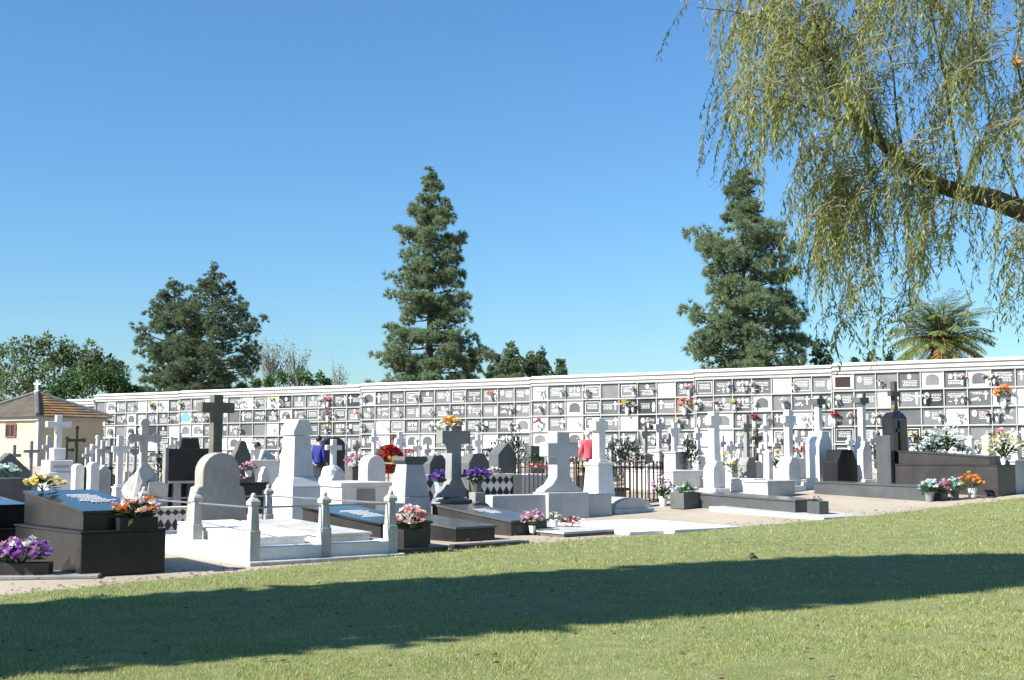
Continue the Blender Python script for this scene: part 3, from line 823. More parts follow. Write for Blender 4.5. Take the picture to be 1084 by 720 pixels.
# ---------- two dark slabs in the middle
C = G(482.6, 574)
T3 = slab('low charcoal slab grave in the middle, left of the sky-mirroring slab', C, .95, 2.3, 0, .27, .42, black_granite, grey_granite, name='granite_ledger')
st = thing('kerb_slab', 'thin dark granite kerb along the gravel before the two middle slabs', 'kerb slab', G(487, 582.5), THETA)
MB().box(0, 1.6, 0, .3, -.2, .08).build('step', brown_granite, st, bevel=.01)
C = G(541, 567.5)
T4 = slab('sloping dark granite slab in the middle with a polished lid that mirrors the sky', C, .98, 2.5, 0, .30, .55, brown_granite, grey_granite, letters=(.25, .75, .9, 1.5, engrave_pale), name='granite_ledger')
bouquet('pale pink flowers leaning on the foot of the sloping middle slab', L2W(T4, .42, -.16, .05), .25, ['pale pink', 'mauve', 'pale pink'], 60, .05, 20, 10, ('pot', .07, .14, pot_white), flat=1.1)
bouquet('two-tone purple flower tuft on the kerb left of the sloping middle slab', L2W(T4, .72, -.1, .0), .10, ['white', 'mauve'], 10, .04, 14, 77)
# cross headstone with violet pots
C4 = cross_mon('blue-grey stone cross on a flared foot between two violet flower pots', 480, 26.9, 451, bw=.95, hp=.30, aw=.80, t=.27, th=.22, m=grey_stone, cm=grey_stone, at=.84, style='flare', name='cross_headstone')
lu = MB().prism([(-.42, 0)] + [(.42 * math.cos(a), .42 * math.sin(a)) for a in [PI * k / 12 for k in range(0, 13)]], -.06, .06)
lu.build('rounded_shadow', dark_stone, C4, (.2, -.62, .16), (0, 0, 0), bevel=.01)  # dark half-disc standing in for the round-topped shadow on the cross base
bouquet('yellow flowers tied on top of the blue-grey stone cross', W(478, 455, 26.8), .26, ['yellow', 'yellow', 'orange', 'cream'], 30, .06, 26, 11)
pa, pb = W(467, 530, 27.1), W(504, 521, 27.0)
bouquet('violet flowers in a pale blue vase left of the blue-grey cross', pa, .27, ['violet', 'violet', 'purple'], 60, .06, 60, 12, ('pot', .15, .40, pot_blue))
bouquet('violet flowers in a dark pot right of the blue-grey cross', pb, .28, ['violet', 'violet', 'purple'], 64, .06, 60, 13, ('pot', .15, .26, dark_stone), wide=1.25)
for q, lb in ((pa, 'grey stone block under the pale blue violet vase'), (pb, 'grey stone block under the dark violet pot')):
    g = gz(q.x, q.y)
    s_ = thing('flower_stand', lb, 'stone block', (q.x, q.y, g), THETA)
    MB().box(-.19, .19, -.19, .19, -.2, .10).build('plinth', grey_stone, s_, bevel=.01); MB().box(-.15, .15, -.15, .15, .1005, q.z - g).build('block', grey_stone, s_, bevel=.01)
# ---------- family monument with the big cross
c = G(598, 549.5)
RZM = R(32)
fm = thing('family_monument', 'long low blue-grey marble family monument carrying a thick flared cross', 'monument', c, RZM)
zt = hz(523, 598, c.y) - c.z
MB().box(-2.0, -.55, 0, .5, -.3, zt).build('side_wall', blue_marble, fm, bevel=.012)
MB().box(.62, 1.4, 0.03, .5, -.3, zt - .02).build('side_wall', blue_marble, fm, bevel=.012)
MB().box(-.548, .618, -.12, .55, -.3, zt + .04).build('centre_block', blue_marble, fm, bevel=.012)
hc = hz(457, 600, c.y + .2) - c.z
MB().prism([(x, z + zt + .041) for x, z in latin(hc - zt - .04, .90, .38, (hc - zt) * .68, .34, .58)], .05, .42).build('cross', blue_marble, fm, bevel=.02)
M2 = cross_mon('slender cross on a tall tapering pedestal, just right of the thick flared cross', 634, 31.5, 443, bw=.85, hp=.55, aw=.46, t=.24, th=.24, m=white_marble, at=.82, name='pedestal_cross')
# barrel tomb
c = G(651, 545)
bt = thing('barrel_tomb', 'low blue-grey tomb with a rounded barrel lid by the iron railing', 'tomb', c, R(30))
MB().box(0, 1.2, 0, 1.9, -.2, .14).build('base', blue_marble, bt, bevel=.01)
MB().prism([(.05 + .55 - .55 * math.cos(a), .141 + .26 * math.sin(a)) for a in [PI - PI * k / 10 for k in range(11)]], .05, 1.85).build('lid', blue_marble, bt)
c = G(597, 569)
S5 = slab('flat grey ledger slab with a dark kerb, right of the sloping middle slab', c, 1.35, 1.9, 0, .10, .13, dark_stone, old_marble, name='flat_ledger')
bouquet('small white flowers in a white pot on the flat grey ledger', L2W(S5, .9, 1.2, .12), .15, ['white', 'cream'], 24, .04, 20, 14, ('pot', .09, .14, pot_white))
bouquet('red and pink flowers lying on the flat grey ledger', L2W(S5, 1.2, 1.0, .12), .20, ['crimson', 'pale pink', 'white'], 28, .05, 24, 15, wide=1.3, flat=.6)
c = G(666, 567)
pv = thing('paved_plot', 'large flat white concrete plot cover beside the gravel path', 'paved plot', c, R(36)); MB().tilt(0, 3.1, 0, 3.0, -.2, .07, .10).build('slab', white_marble, pv, bevel=.01)
MB().box(.9, 1.75, -.34, -.02, -.15, .10).build('edge_block', white_marble, pv, bevel=.01)
c = G(872, 551)
pv2 = thing('paved_plot', 'flat white concrete plot cover between the two grey granite slabs at the right', 'paved plot', c, R(40)); MB().tilt(0, 2.9, 0, 3.4, -.2, .06, .2).build('slab', old_marble, pv2, bevel=.01); MB().box(0, 2.9, -.22, -.02, -.2, .03).build('kerb', dark_stone, pv2)
# ---------- iron railing
fc = GY(610, 31.6)
ir = thing('iron_railing', 'rusty iron railing round a grave behind the thick flared cross', 'railing', fc, R(42))
hgt = hz(488, 610, 31.6) - fc.z
FW, FL = 3.35, 2.2
def bar(x, y, r=.019, h=hgt):
    mb = MB().tube([(x, y, -.05), (x, y, h - .08)], r, 5); mb.lathe([(r, h - .08), (r * 2.1, h - .05), (.002, h)], x, y, 5); mb.build('bar', rusty_iron, ir)
for k in range(21): bar(FW * (k + .5) / 21, 0)
for k in range(13): bar(0, FL * (k + .5) / 13)
for k in range(10): bar(FW, FL * (k + .5) / 10)
for x, y in ((0, 0), (FW, 0), (0, FL), (FW, FL)):
    mb = MB().tube([(x, y, -.1), (x, y, hgt + .08)], .03, 6); mb.ball((x, y, hgt + .12), .05); mb.build('corner_post', rusty_iron, ir)
for z in (.16, hgt - .2):
    MB().box(.03, FW - .03, -.012, .012, z, z + .03).build('rail', rusty_iron, ir)
    MB().box(-.012, .012, .03, FL - .03, z, z + .03).build('rail', rusty_iron, ir)
    MB().box(FW - .012, FW + .012, .03, FL - .03, z, z + .03).build('rail', rusty_iron, ir)
q = L2W(ir, 1.6, 1.0, 0)
bouquet('yellowish flowers in a brown planter inside the rusty iron railing', (q.x, q.y, gz(q.x, q.y) + .42), .40, ['cream', 'yellow', 'peach', 'white'], 60, .06, 60, 16, ('box', .8, .35, .32, brown_granite), wide=1.2)
s_ = thing('stone_tomb', 'low brown stone tomb inside the rusty iron railing', 'tomb', (q.x, q.y, gz(q.x, q.y)), THETA); MB().box(-.5, .5, -.8, .8, -.2, .34).build('body', warm_stone, s_, bevel=.01); MB().box(-.55, .55, -.85, .85, .3405, .418).build('lid', brown_granite, s_, bevel=.01)
# ---------- planters right of the railing
p = G(727, 538)
bouquet('low green-leaved plants with a few pale blooms in a dark green-grey planter', p, .26, ['white', 'cream', 'turquoise'], 16, .05, 110, 17, ('box', .75, .45, .40, dark_stone), wide=1.4, green=leaf_bright)
p = G(702, 536)
bouquet('tall mixed cream and lilac bouquet standing left of the dark green-grey planter', p, .34, ['cream', 'mauve', 'white', 'pale pink', 'purple'], 70, .05, 50, 18, ('pot', .12, .26, pot_white), flat=1.5)
# ---------- grey granite slab, with small planter
C = G(842, 545.5)
S13 = slab('long grey granite slab grave with a dark end, under the white crosses at the right', C, .98, 3.05, 0, .36, .46, grey_granite, name='granite_ledger')
bouquet('tiny white flowers in a grey stone cube ending the long grey granite slab', G(866, 545.5), .15, ['white', 'pale pink'], 18, .035, 26, 19, ('box', .38, .34, .33, grey_granite), flat=.5)
# ---------- black octagon headstone and its slab
tablet('black polished octagonal headstone with chamfered shoulders at the right', 889, 35.6, 476, 32, 'octagon', black_granite, .5)
C = G(984, 531)
S15 = slab('grey granite slab grave in front of the black octagonal headstone', C, .95, 3.5, 0, .40, .46, grey_granite, name='granite_ledger')
# ---------- big brown-black tomb at the right
C = G(1057, 526)
T16 = slab('large two-tier brown granite tomb at the right with a black stele at its head', C, 1.0, 3.0, .84, 1.06, 1.22, brown_granite, cat='tomb', name='granite_tomb', inset=.08, front_set=.25)
MB().box(0, 1.0, 3.0, 3.5, -.3, .86).build('rear_block', brown_granite, T16, bevel=.01)
ps = L2W(T16, .45, 3.25, .86)
Hs = hz(437, 962, ps.y) - ps.z; Ht = hz(404, 962, ps.y) - ps.z
st_ = MB().box(-.38, .42, -.14, .2, .002, Hs * .9).frus(.02, .03, .8, .34, Hs * .9005, .52, .24, Hs)
se = thing('stele', 'black stele topped by a dark bronze cross, heading the large brown tomb', 'stele', ps, THETA); st_.build('tablet', black_granite, se, bevel=.01)
MB().box(-.62, -.40, -.2, .26, -.85, Hs * .55).build('side_pillar', grey_granite, se, bevel=.01)
MB().prism([(x, z + Hs + .002) for x, z in latin(Ht - Hs, .5, .15, (Ht - Hs) * .6, .15, .17)], -.06, .08).build('cross', bronze, se, bevel=.01)
MB().prism([(x + .02, z) for x, z in latin(Hs * .7, .36, .1, Hs * .5, .1)], -.175, -.142).build('relief_cross', bronze, se, (0, 0, Hs * .15))
MB().box(.47, .60, -.08, .10, .02, Hs * .5).frus(.535, .01, .12, .14, Hs * .501, .08, .08, Hs * .8).ball((.535, .01, Hs * .86), .055).build('figure', white_marble, se)
for px, py, cols, n, nl, lab, sd, vz, R0 in ((984, 531, ['white', 'turquoise', 'white'], 30, 60, 'white and green bouquet, leftmost of the flower pots before the large brown tomb', 31, ('pot', .13, .24, grey_stone), .26),
        (999, 530, ['mauve', 'crimson', 'pale pink'], 34, 24, 'dusky pink bouquet in a dark pot before the large brown tomb', 32, ('pot', .12, .2, dark_stone), .24),
        (1011, 529, ['turquoise', 'white'], 24, 70, 'tall white and leafy green bouquet between the dusky pink and the orange flowers', 33, ('pot', .12, .24, dark_stone), .27),
        (1029, 527.5, ['orange', 'yellow', 'orange'], 40, 30, 'bright orange flowers in a pale pot before the large brown tomb', 34, ('pot', .13, .26, pot_white), .30)):
    bouquet(lab, G(px, py), R0, cols, n, .06, nl, sd, vz, green=leaf_bright if nl > 40 else None, flat=1.2)
q = L2W(T16, .55, .10, .84)
bouquet('small white pot with a few leaves at the foot of the large brown tomb', q, .08, ['white'], 3, .03, 8, 35, ('pot', .08, .16, pot_white))
# ------------------------------------------------------------------ the crowd of crosses and headstones in the middle distance
g1 = 'stone crosses in the left middle distance'
from mathutils import noise as mnoise
def rock(mb, c, r, seed=0, sq=(1, 1, 1)):
    bm = bmesh.new(); bmesh.ops.create_icosphere(bm, subdivisions=3, radius=1)
    vs = []
    for v in bm.verts:
        p = v.co.copy(); d = 1 + .35 * mnoise.noise(p * 1.6 + Vector((seed, 0, 0))) + .22 * abs(mnoise.noise(p * 4 + Vector((0, seed, 0)))) + .10 * mnoise.noise(p * 9)
        vs.append((c[0] + p.x * r * d * sq[0], c[1] + p.y * r * d * sq[1], c[2] + p.z * r * d * sq[2]))
    fs = [tuple(v.index for v in f.verts) for f in bm.faces]; bm.free(); mb._add(vs, fs)
# left cluster
c = GY(62, 30)
wc = cross_mon('tall white cross on a stepped pedestal in front of the shaded chapel wall', 61, 31, 440, bw=0, aw=.62, t=.15, th=.13, m=white_marble, at=.80, base=hz(487, 61, 31), name='pedestal_cross')
MB().box(-.34, .34, -.32, .32, gz(c.x, 31) - wc.location.z - .2, -.30).box(-.30, .30, -.28, .28, -.2995, -.001).box(-.16, .16, -.14, .14, .0005, .3).build('pedestal', white_marble, wc, bevel=.015)
MB().box(-.2, .2, -.285, -.281, -.2, -.12).build('inscription_panel', engrave_grey, wc)
cross_mon('small grey cross before the lit cream chapel wall, nearest the left edge', 15, 38, 471, bw=.4, hp=.3, aw=.42, t=.10, m=grey_stone)
cross_mon('small grey cross before the chapel corner', 33, 36, 467, bw=.5, hp=.42, aw=.46, t=.09, m=grey_stone)
cross_mon('thin whitish cross before the chapel corner, half hidden by the tall white cross', 51, 41, 461, bw=.35, hp=.25, aw=.4, t=.13, m=old_marble)
bl = stonebox('black granite block tomb behind the two white round-topped tablets', GY(83, 37), 1.1, .9, 1.0, GP, name='granite_tomb', cat='tomb')
cross_mon('small black metal crucifix before the shaded chapel wall', 70, 36.5, 463, bw=.22, hp=.3, aw=.42, t=.09, m=bronze, cat='crucifix', name='crucifix', style='bud')
cross_mon('large black metal crucifix before the shaded chapel wall', 80.5, 39, 452, bw=.3, hp=.3, aw=.52, t=.11, m=bronze, cat='crucifix', name='crucifix', style='bud')
for px, top, lab in ((83, 491, 'white round-topped tablet beside the stepped white pedestal'), (99, 489, 'white round-topped tablet behind the orange flower planter')):
    tablet(lab, px, 27.5, top, 8.5, 'round', white_marble, .22)
for px, Y, top, bw, hp, aw, t, m, st, lab in (
  (92, 42, 474, .3, .3, .30, .10, old_marble, 'latin', 'small whitish cross behind the black block tomb'),
  (103, 40, 462, .4, .35, .36, .10, white_marble, 'bud', 'white cross with rounded ends just right of the chapel'),
  (109, 36, 466, .45, .4, .42, .12, old_marble, 'latin', 'weathered whitish cross right of the chapel, left of the slender white cross'),
  (117, 38, 464, .45, .4, .44, .12, grey_stone, 'latin', 'grey cross close behind the slender white cross'),
  (127, 31, 461, .42, .4, .42, .15, white_marble, 'latin', 'slender white cross left of the big weathered cross on its rock'),
  (167, 36, 470, .4, .35, .5, .10, old_marble, 'bud', 'weathered cross with rounded ends right of the rock monument'),
  (143, 40, 468, .45, .4, .4, .10, grey_stone, 'ring', 'grey ring cross behind the rock monument'),
  (190, 43, 458, .4, .3, .4, .1, old_marble, 'latin', 'small whitish cross behind the black marble monument'),
  (270, 42, 470, .4, .35, .4, .1, white_marble, 'latin', 'small white cross left of the truncated obelisk')):
    cross_mon(lab, px, Y, top, bw, hp, aw, t, .1, m, style=st)
# rock monument with the big weathered cross
p = GY(152, 29)
rk = thing('rock_monument', 'big weathered cross on a lump of rough grey rock with a leaning stone book', 'rock monument', p, THETA)
mb = MB()
zb0 = hz(497, 152, 29) - p.z
rock(mb, (0, 0, zb0 * .40), .44, 3, (1.0, .62, 1.15 * zb0 * .55 / .44)); rock(mb, (-.25, -.1, zb0 * .25), .25, 9); rock(mb, (.3, -.05, zb0 * .22), .27, 14)
mb.build('rock', old_marble, rk)
hc = hz(446, 152, 29) - p.z
MB().prism([(x, z + zb0 - .2) for x, z in budded(hc - zb0 + .2, .72, .17, (hc - zb0 + .2) * .70, .12)], -.06, .06).build('cross', old_marble, rk, bevel=.012)
bb = MB().box(-.24, .24, -.03, .03, -.2, .2); bb.build('stone_book', grey_stone, rk, (.22, -.34, zb0 * .62), (R(-28), R(12), R(-10)), bevel=.01)
bouquet('pinkish white posy on the foot of the rock monument', (p.x + .35, p.y - .5, p.z + .22), .16, ['pale pink', 'white'], 22, .04, 16, 41)
# black marble monument
p = GY(171, 33)
bmn = thing('black_monument', 'wide black marble monument with a raised centre panel and grey corner pillar', 'monument', p, R(30))
z1, z2 = hz(475, 190, 33) - p.z, hz(464, 190, 33) - p.z
MB().box(.2, 1.35, 0, .25, z1 * .48, z1).build('tablet', black_granite, bmn, bevel=.01)
MB().prism([(.50, z1 + .001), (1.05, z1 + .001), (1.0, z2), (.55, z2)], .03, .22).build('raised_panel', black_granite, bmn, bevel=.01)
MB().box(.1, .196, -.02, .28, -.2, z1 * 1.02).build('pillar', grey_stone, bmn, bevel=.01)
MB().box(.2, 1.35, -.04, .30, z1 * .44, z1 * .4795).build('shelf', old_marble, bmn)
for x in (.35, .72, 1.1): MB().box(x, x + .2, .02, .24, -.2, z1 * .4395).build('support', grey_granite if x == .72 else old_marble, bmn)
MB().box(.2, 1.35, .2505, .32, -.2, z1 * .46).build('back_panel', black_granite, bmn)
c = GY(165, 28.5)
wlow = thing('tiled_wall', 'low grave wall with black and white diamond tiles behind the enclosure post', 'tiled wall', GY(160, 25.5), R(38))
def tile_panel(root, x0, x1, z0, z1, s=.16):
    m_, n_ = MB(), MB()
    MB().box(x0, x1, 0, .22, -.2, z1).build('wall_core', white_marble, root)
    MB().box(x0 - .03, x1 + .03, -.03, .25, z1 + .001, z1 + .05).build('coping', white_marble, root, bevel=.008)
    k = 0; x = x0 + s / 2
    while x < x1:
        z = z0 + s * .8
        while z < z1 - .02:
            h = min(s * .8, z1 - z, z - z0 if z > z0 else s)
            n_.prism([(x - s / 2, z), (x, z - h), (x + s / 2, z), (x, z + h)], -.006, 0.0)
            z += s * 1.6
        x += s
    n_.build('diamond_tiles', black_granite, root)
tile_panel(wlow, 0, 1.0, 0, .45)
tablet('dark gothic headstone with stepped shoulders between the tall dark cross and the truncated obelisk', 255, 34, 466, 26, 'gothic', dark_stone, .22, panel=plaque_grey)
bouquet('pink flowers at the foot of the dark gothic headstone', W(263, 505, 32), .24, ['pink', 'pale pink'], 26, .055, 18, 42, ('pot', .1, .16, pot_white))
bouquet('red and white posy left of the pink flowers, before the dark gothic headstone', W(253, 511, 31.5), .18, ['red', 'white', 'rose'], 18, .05, 16, 43)
stonebox('low white tomb with a bluish lid left of the truncated obelisk', GY(266, 37), 1.0, 1.6, hz(487, 275, 37) - gz(GY(275, 37).x, 37), clean_marble, name='stone_tomb', cat='tomb')
stonebox('low black tomb under the pink flowers, right of the round-headed headstone', GY(252, 31.6) - Vector((0, .2, 0)), .9, 1.5, hz(511, 258, 31.6) - gz(-6.6, 31.6) + .01, black_granite, name='granite_tomb', cat='tomb')
# right of the obelisk
tablet('black arched headstone behind the white rock cross, right of the obelisk', 352, 42, 463, 23, 'arch', black_granite, .25)
p = GY(353, 37)
rk2 = thing('rock_monument', 'white cross on a rough white rock in front of the black arched headstone', 'rock monument', p, THETA)
z0_ = hz(492, 353, 37) - p.z
mb = MB()
rock(mb, (0, 0, z0_ * .35), .42, 23, (1.15, .7, z0_ * .55 / .42)); rock(mb, (-.36, -.1, z0_ * .2), .24, 29); rock(mb, (.36, -.1, z0_ * .25), .26, 34)
mb.build('rock', white_marble, rk2)
hh = hz(465, 353, 37) - p.z
MB().prism([(x, z + z0_ - .2) for x, z in latin(hh - z0_ + .2, .55, .17, (hh - z0_ + .2) * .74, .15)], -.06, .06).build('cross', white_marble, rk2, bevel=.01)
c = G(360, 534)
sc = thing('sarcophagus', 'broad white marble sarcophagus wall between the obelisk and the tapering grey headstone', 'sarcophagus', GY(362, 28.6), R(38))
zt_ = hz(511, 362, 28.6) - sc.location.z
MB().box(0, 1.3, 0, 1.7, -.2, zt_ - .1).build('body', clean_marble, sc, bevel=.01)
MB().box(-.05, 1.35, -.05, 1.75, zt_ - .0995, zt_).build('lid', clean_marble, sc, bevel=.01)
MB().box(.42, .9, -.03, -.002, .05, zt_ - .16).build('inscription_panel', grey_stone, sc)
tablet('bright white round-topped headstone right of the pink bouquet', 394, 34, 482, 20, 'round', clean_marble, .42)
bouquet('large pink bouquet right of the white rock cross', W(378, 496, 35.5), .38, ['pink', 'pale pink', 'mauve'], 44, .07, 20, 44)
tablet('dark small headstone under the large pink bouquet', 378, 36, 494, 18, 'plain', dark_stone, .4)
# red wreath on an easel
p = W(412, 486, 35); gp = GY(412, 35)
wt = thing('wreath', 'big red flower wreath with a yellow heart standing on an easel', 'wreath', gp, R(10))
F = MB(); rr = random.Random(5)
zc = p.z - gp.z
for k in range(90):
    a = rr.uniform(0, 2 * PI); q = .40 * math.sqrt(rr.random())
    blossom(F, (q * math.cos(a), -.06 - .10 * (1 - q / .4) - rr.random() * .05, zc + q * math.sin(a)), .075, 0, rr)
F.build('blossoms', [PET['red']], wt)
F = MB()
for k in range(12): blossom(F, (rr.gauss(.05, .07), -.24, zc + .02 + rr.gauss(0, .07)), .06, 0, rr)
F.build('flower_heart', [PET['yellow']], wt)
MB().lathe([(.42, -.02), (.42, .02)], n=18).build('backing', dry_leaf, wt, (0, -.02, zc), (R(90), 0, 0))
for x in (-.3, .3): MB().tube([(x, -.05, 0), (x * .4, .02, zc + .3)], .02, 5).build('easel_leg', cross_wood, wt)
MB().tube([(0, .5, 0), (0, .03, zc + .2)], .02, 5).build('easel_leg', cross_wood, wt)
MB().tube([(-.5, -.2, zc - .1), (.3, -.24, zc - .14), (.55, -.15, zc - .36)], .022, 4).build('ribbon', PET['cream'], wt)
for px, Y, top, bw, hp, aw, t, m, st, lab in (
  (396, 43, 455, .4, .35, .34, .14, white_marble, 'latin', 'thin white cross left of the red wreath'),
  (423, 42, 457, .42, .35, .36, .16, white_marble, 'latin', 'thin white cross right of the red wreath'),
  (366, 44, 470, .4, .3, .4, .11, old_marble, 'latin', 'small weathered cross behind the large pink bouquet'),
  (506, 42, 460, .45, .35, .40, .17, white_marble, 'latin', 'thin white cross right of the blue-grey flared cross'),
  (548, 42, 462, .38, .3, .3, .13, white_marble, 'latin', 'thin white cross right of the black gabled headstone'),
  (558, 40, 474, .36, .3, .3, .12, white_marble, 'bud', 'short white cross left of the headstone with the dark wreath'),
  (647, 40, 462, .45, .35, .42, .12, old_marble, 'ring', 'weathered ring cross behind the rusty railing'),
  (683, 40.5, 451, .62, .5, .42, .14, grey_stone, 'latin', 'grey pointed cross behind the right end of the rusty railing'),
  (698, 41.5, 443, .78, .48, .46, .18, old_marble, 'latin', 'broad-based greyish white cross, left of the white cross with the blue-grey block'),
  (714, 41, 447, .72, .45, .5, .18, white_marble, 'latin', 'white cross with a sunlit pedestal beside a blue-grey block'),
  (739, 41, 453, .6, .45, .36, .16, clean_marble, 'flare', 'white cross-shaped statue left of the tall sunlit cross'),
  (773, 41, 468, .55, .4, .42, .16, clean_marble, 'bud', 'low white cross right of the tall sunlit cross'),
  (801, 43, 455, .4, .3, .5, .12, bronze, 'bud', 'small dark cross behind the dark ring cross'),
  (806, 40, 470, .4, .3, .34, .14, clean_marble, 'latin', 'small bright white cross right of the dark ring cross'),
  (811, 42, 440, .5, .3, .36, .12, white_marble, 'bud', 'tall thin white cross between the dark ring cross and the stepped white cross'),
  (822, 41, 464, .4, .35, .36, .13, old_marble, 'latin', 'short weathered cross left of the stepped white cross'),
  (850, 42, 468, .4, .35, .4, .14, white_marble, 'latin', 'short white cross behind the dark-topped shouldered monument'),
  (935, 42, 455, .5, .35, .4, .14, white_marble, 'latin', 'white cross left of the black stele')):
    cross_mon(lab, px, Y, top, bw, hp, aw, t, .11, m, style=st)
# large crosses right of centre
cross_mon('tall sunlit white cross on a moulded pedestal, beside the long grey granite slab', 756, 35.2, 436, bw=.68, hp=.40, aw=.52, t=.27, th=.22, m=white_marble, at=.82, name='pedestal_cross', shoulders=True)
cross_mon('dark grey ring cross on a grey tapering pedestal', 790.5, 37.5, 439, bw=.62, hp=.40, aw=.42, t=.17, th=.13, m=grey_stone, style='ring', at=.72, name='ring_cross', shoulders=True)
cross_mon('white cross on a broad stepped pedestal right of the thin white crosses', 835, 35.5, 434, bw=.74, hp=.42, aw=.54, t=.21, th=.18, m=white_marble, at=.80, name='pedestal_cross', shoulders=True)
bx = stonebox('wide blue-grey stone plinth before the broad stepped white cross', GY(812, 33.4), 1.25, .8, hz(509, 815, 33.4) - gz(GY(815, 33.4).x, 33.4), blue_marble, name='stone_tomb', cat='tomb')
c14 = cross_mon('high-shouldered white monument topped by a dark cross, left of the black octagonal headstone', 867, 36.2, 420, bw=.86, hp=.62, aw=.40, t=.19, th=.17, m=white_marble, cm=grey_stone, at=.86, name='shouldered_monument', shoulders=True)
for ch in c14.children:
    if ch.name.startswith('cross'):
        ch.data.materials.clear(); ch.data.materials.append(white_marble)
zz = hz(432, 867, 36.2) - c14.location.z; zt2 = hz(419, 867, 36.2) - c14.location.z
MB().prism([(x, z + zz) for x, z in latin(zt2 - zz + .02, .44, .15, (zt2 - zz) * .52, .17)], -.12, .12).build('dark_cross', dark_stone, c14, bevel=.01)
c16 = cross_mon('sunlit white pillar cross with a dark cross head, right of the black octagonal headstone', 913, 37, 418, bw=.62, hp=.48, aw=.30, t=.18, th=.17, m=clean_marble, at=.86, name='pillar_cross', shoulders=True)
zz = hz(429, 913, 37) - c16.location.z; zt2 = hz(417, 913, 37) - c16.location.z
MB().prism([(x, z + zz) for x, z in latin(zt2 - zz + .02, .50, .15, (zt2 - zz) * .42, .17)], -.12, .12).build('dark_cross', dark_stone, c16, bevel=.01)
# dark stones of the middle
tablet('dark grey octagonal stone block on the tiled wall, left of the blue-grey flared cross', 458, 32, 482, 20, 'octagon', dark_stone, .5)
tablet('dark grey octagonal headstone behind the right violet pot', 502, 31.5, 480, 24, 'octagon', dark_stone, .4)
tablet('black gabled headstone with a pointed top above the diamond-tiled wall', 532, 33.5, 469, 22, 'gable', dark_stone, .4)
tablet('dark square headstone carrying a dark green wreath, left of the thick flared cross', 566, 38, 472, 17, 'plain', dark_stone, .3)
stonebox('low bright white tomb before the headstone with the dark wreath', GY(547, 33.6), 1.1, 1.8, hz(503, 555, 33.6) - gz(GY(555, 33.6).x, 33.6), clean_marble, name='stone_tomb', cat='tomb')
tw = thing('tiled_wall', 'low black and white diamond-tiled wall with a brown end pillar, right of violet flowers', 'tiled wall', GY(506, 30.2), R(36))
zt3 = hz(504, 520, 30.2) - tw.location.z
tile_panel(tw, 0, 1.05, zt3 - .56, zt3, .19)
MB().box(1.06, 1.34, -.02, .3, -.2, zt3 + .03).build('end_pillar', warm_stone, tw, bevel=.01)
tw2 = thing('tiled_wall', 'short piece of black and white diamond tiled wall, left of the pale blue vase', 'tiled wall', GY(444, 29.0), R(36))
zt4 = hz(505, 450, 29) - tw2.location.z
tile_panel(tw2, 0, .5, zt4 - .62, zt4, .2)
bouquet('small pink and white flowers on the diamond-tiled wall', W(523, 503, 30.6), .18, ['crimson', 'white', 'pale pink'], 24, .045, 12, 45)
bouquet('dark green wreath of leaves on the dark square headstone', W(567, 489, 37.6), .26, ['white'], 3, .03, 90, 46)
bouquet('row of dull red flowers before the dark square headstone', W(571, 500, 34.5), .30, ['crimson', 'pale pink', 'red'], 40, .05, 20, 47, wide=1.6, flat=.5)
stonebox('pale stone tomb carrying the row of dull red flowers', GY(560, 34.2), 1.1, .7, hz(501, 570, 34.5) - gz(GY(570, 34.5).x, 34.5), white_marble, name='stone_tomb', cat='tomb')
stonebox('blue-grey stone block beside the white cross with the sunlit pedestal', GY(715, 39.4), .6, .5, hz(478, 720, 39.4) - gz(GY(720, 39.4).x, 39.4), blue_marble, name='stone_block', cat='stone block')
stonebox('large flat white tomb before the blue-grey block', GY(712, 36), 1.5, 1.9, hz(498, 725, 36) - gz(GY(725, 36).x, 36), clean_marble, name='stone_tomb', cat='tomb')
stonebox('low pale tomb between the tall sunlit cross and the dark ring cross', GY(766, 36.2), .85, 1.5, .35, white_marble, name='stone_tomb', cat='tomb')
stonebox('flat pale tomb right of the dark ring cross', GY(797, 35.2), .55, 1.4, .4, white_marble, name='stone_tomb', cat='tomb')
stonebox('broken pale tomb kerb left of the rusty railing', GY(545, 32.2), 1.3, 1.2, .28, white_marble, name='stone_tomb', cat='tomb')
for px, top, Y, lab in ((813, 476, 36.6, 'thin white post in front of the thin white crosses'), (1027, 461, 37, 'leftmost of the three white stone posts behind the large brown tomb'), (1045, 460, 37, 'middle of the three white stone posts behind the large brown tomb'), (1075, 458, 36, 'tallest white stone post at the right edge, by the cream bouquet')):
    p = GY(px, Y); h = hz(top, px, Y) - p.z
    t = thing('stone_post', lab, 'stone post', p, THETA)
    MB().frus(0, 0, .22, .22, -.2, .19, .19, h - .12).build('shaft', white_marble, t, bevel=.01)
    MB().box(-.12, .12, -.12, .12, h - .1195, h - .06).frus(0, 0, .2, .2, h - .0595, .05, .05, h).build('cap', white_marble, t)
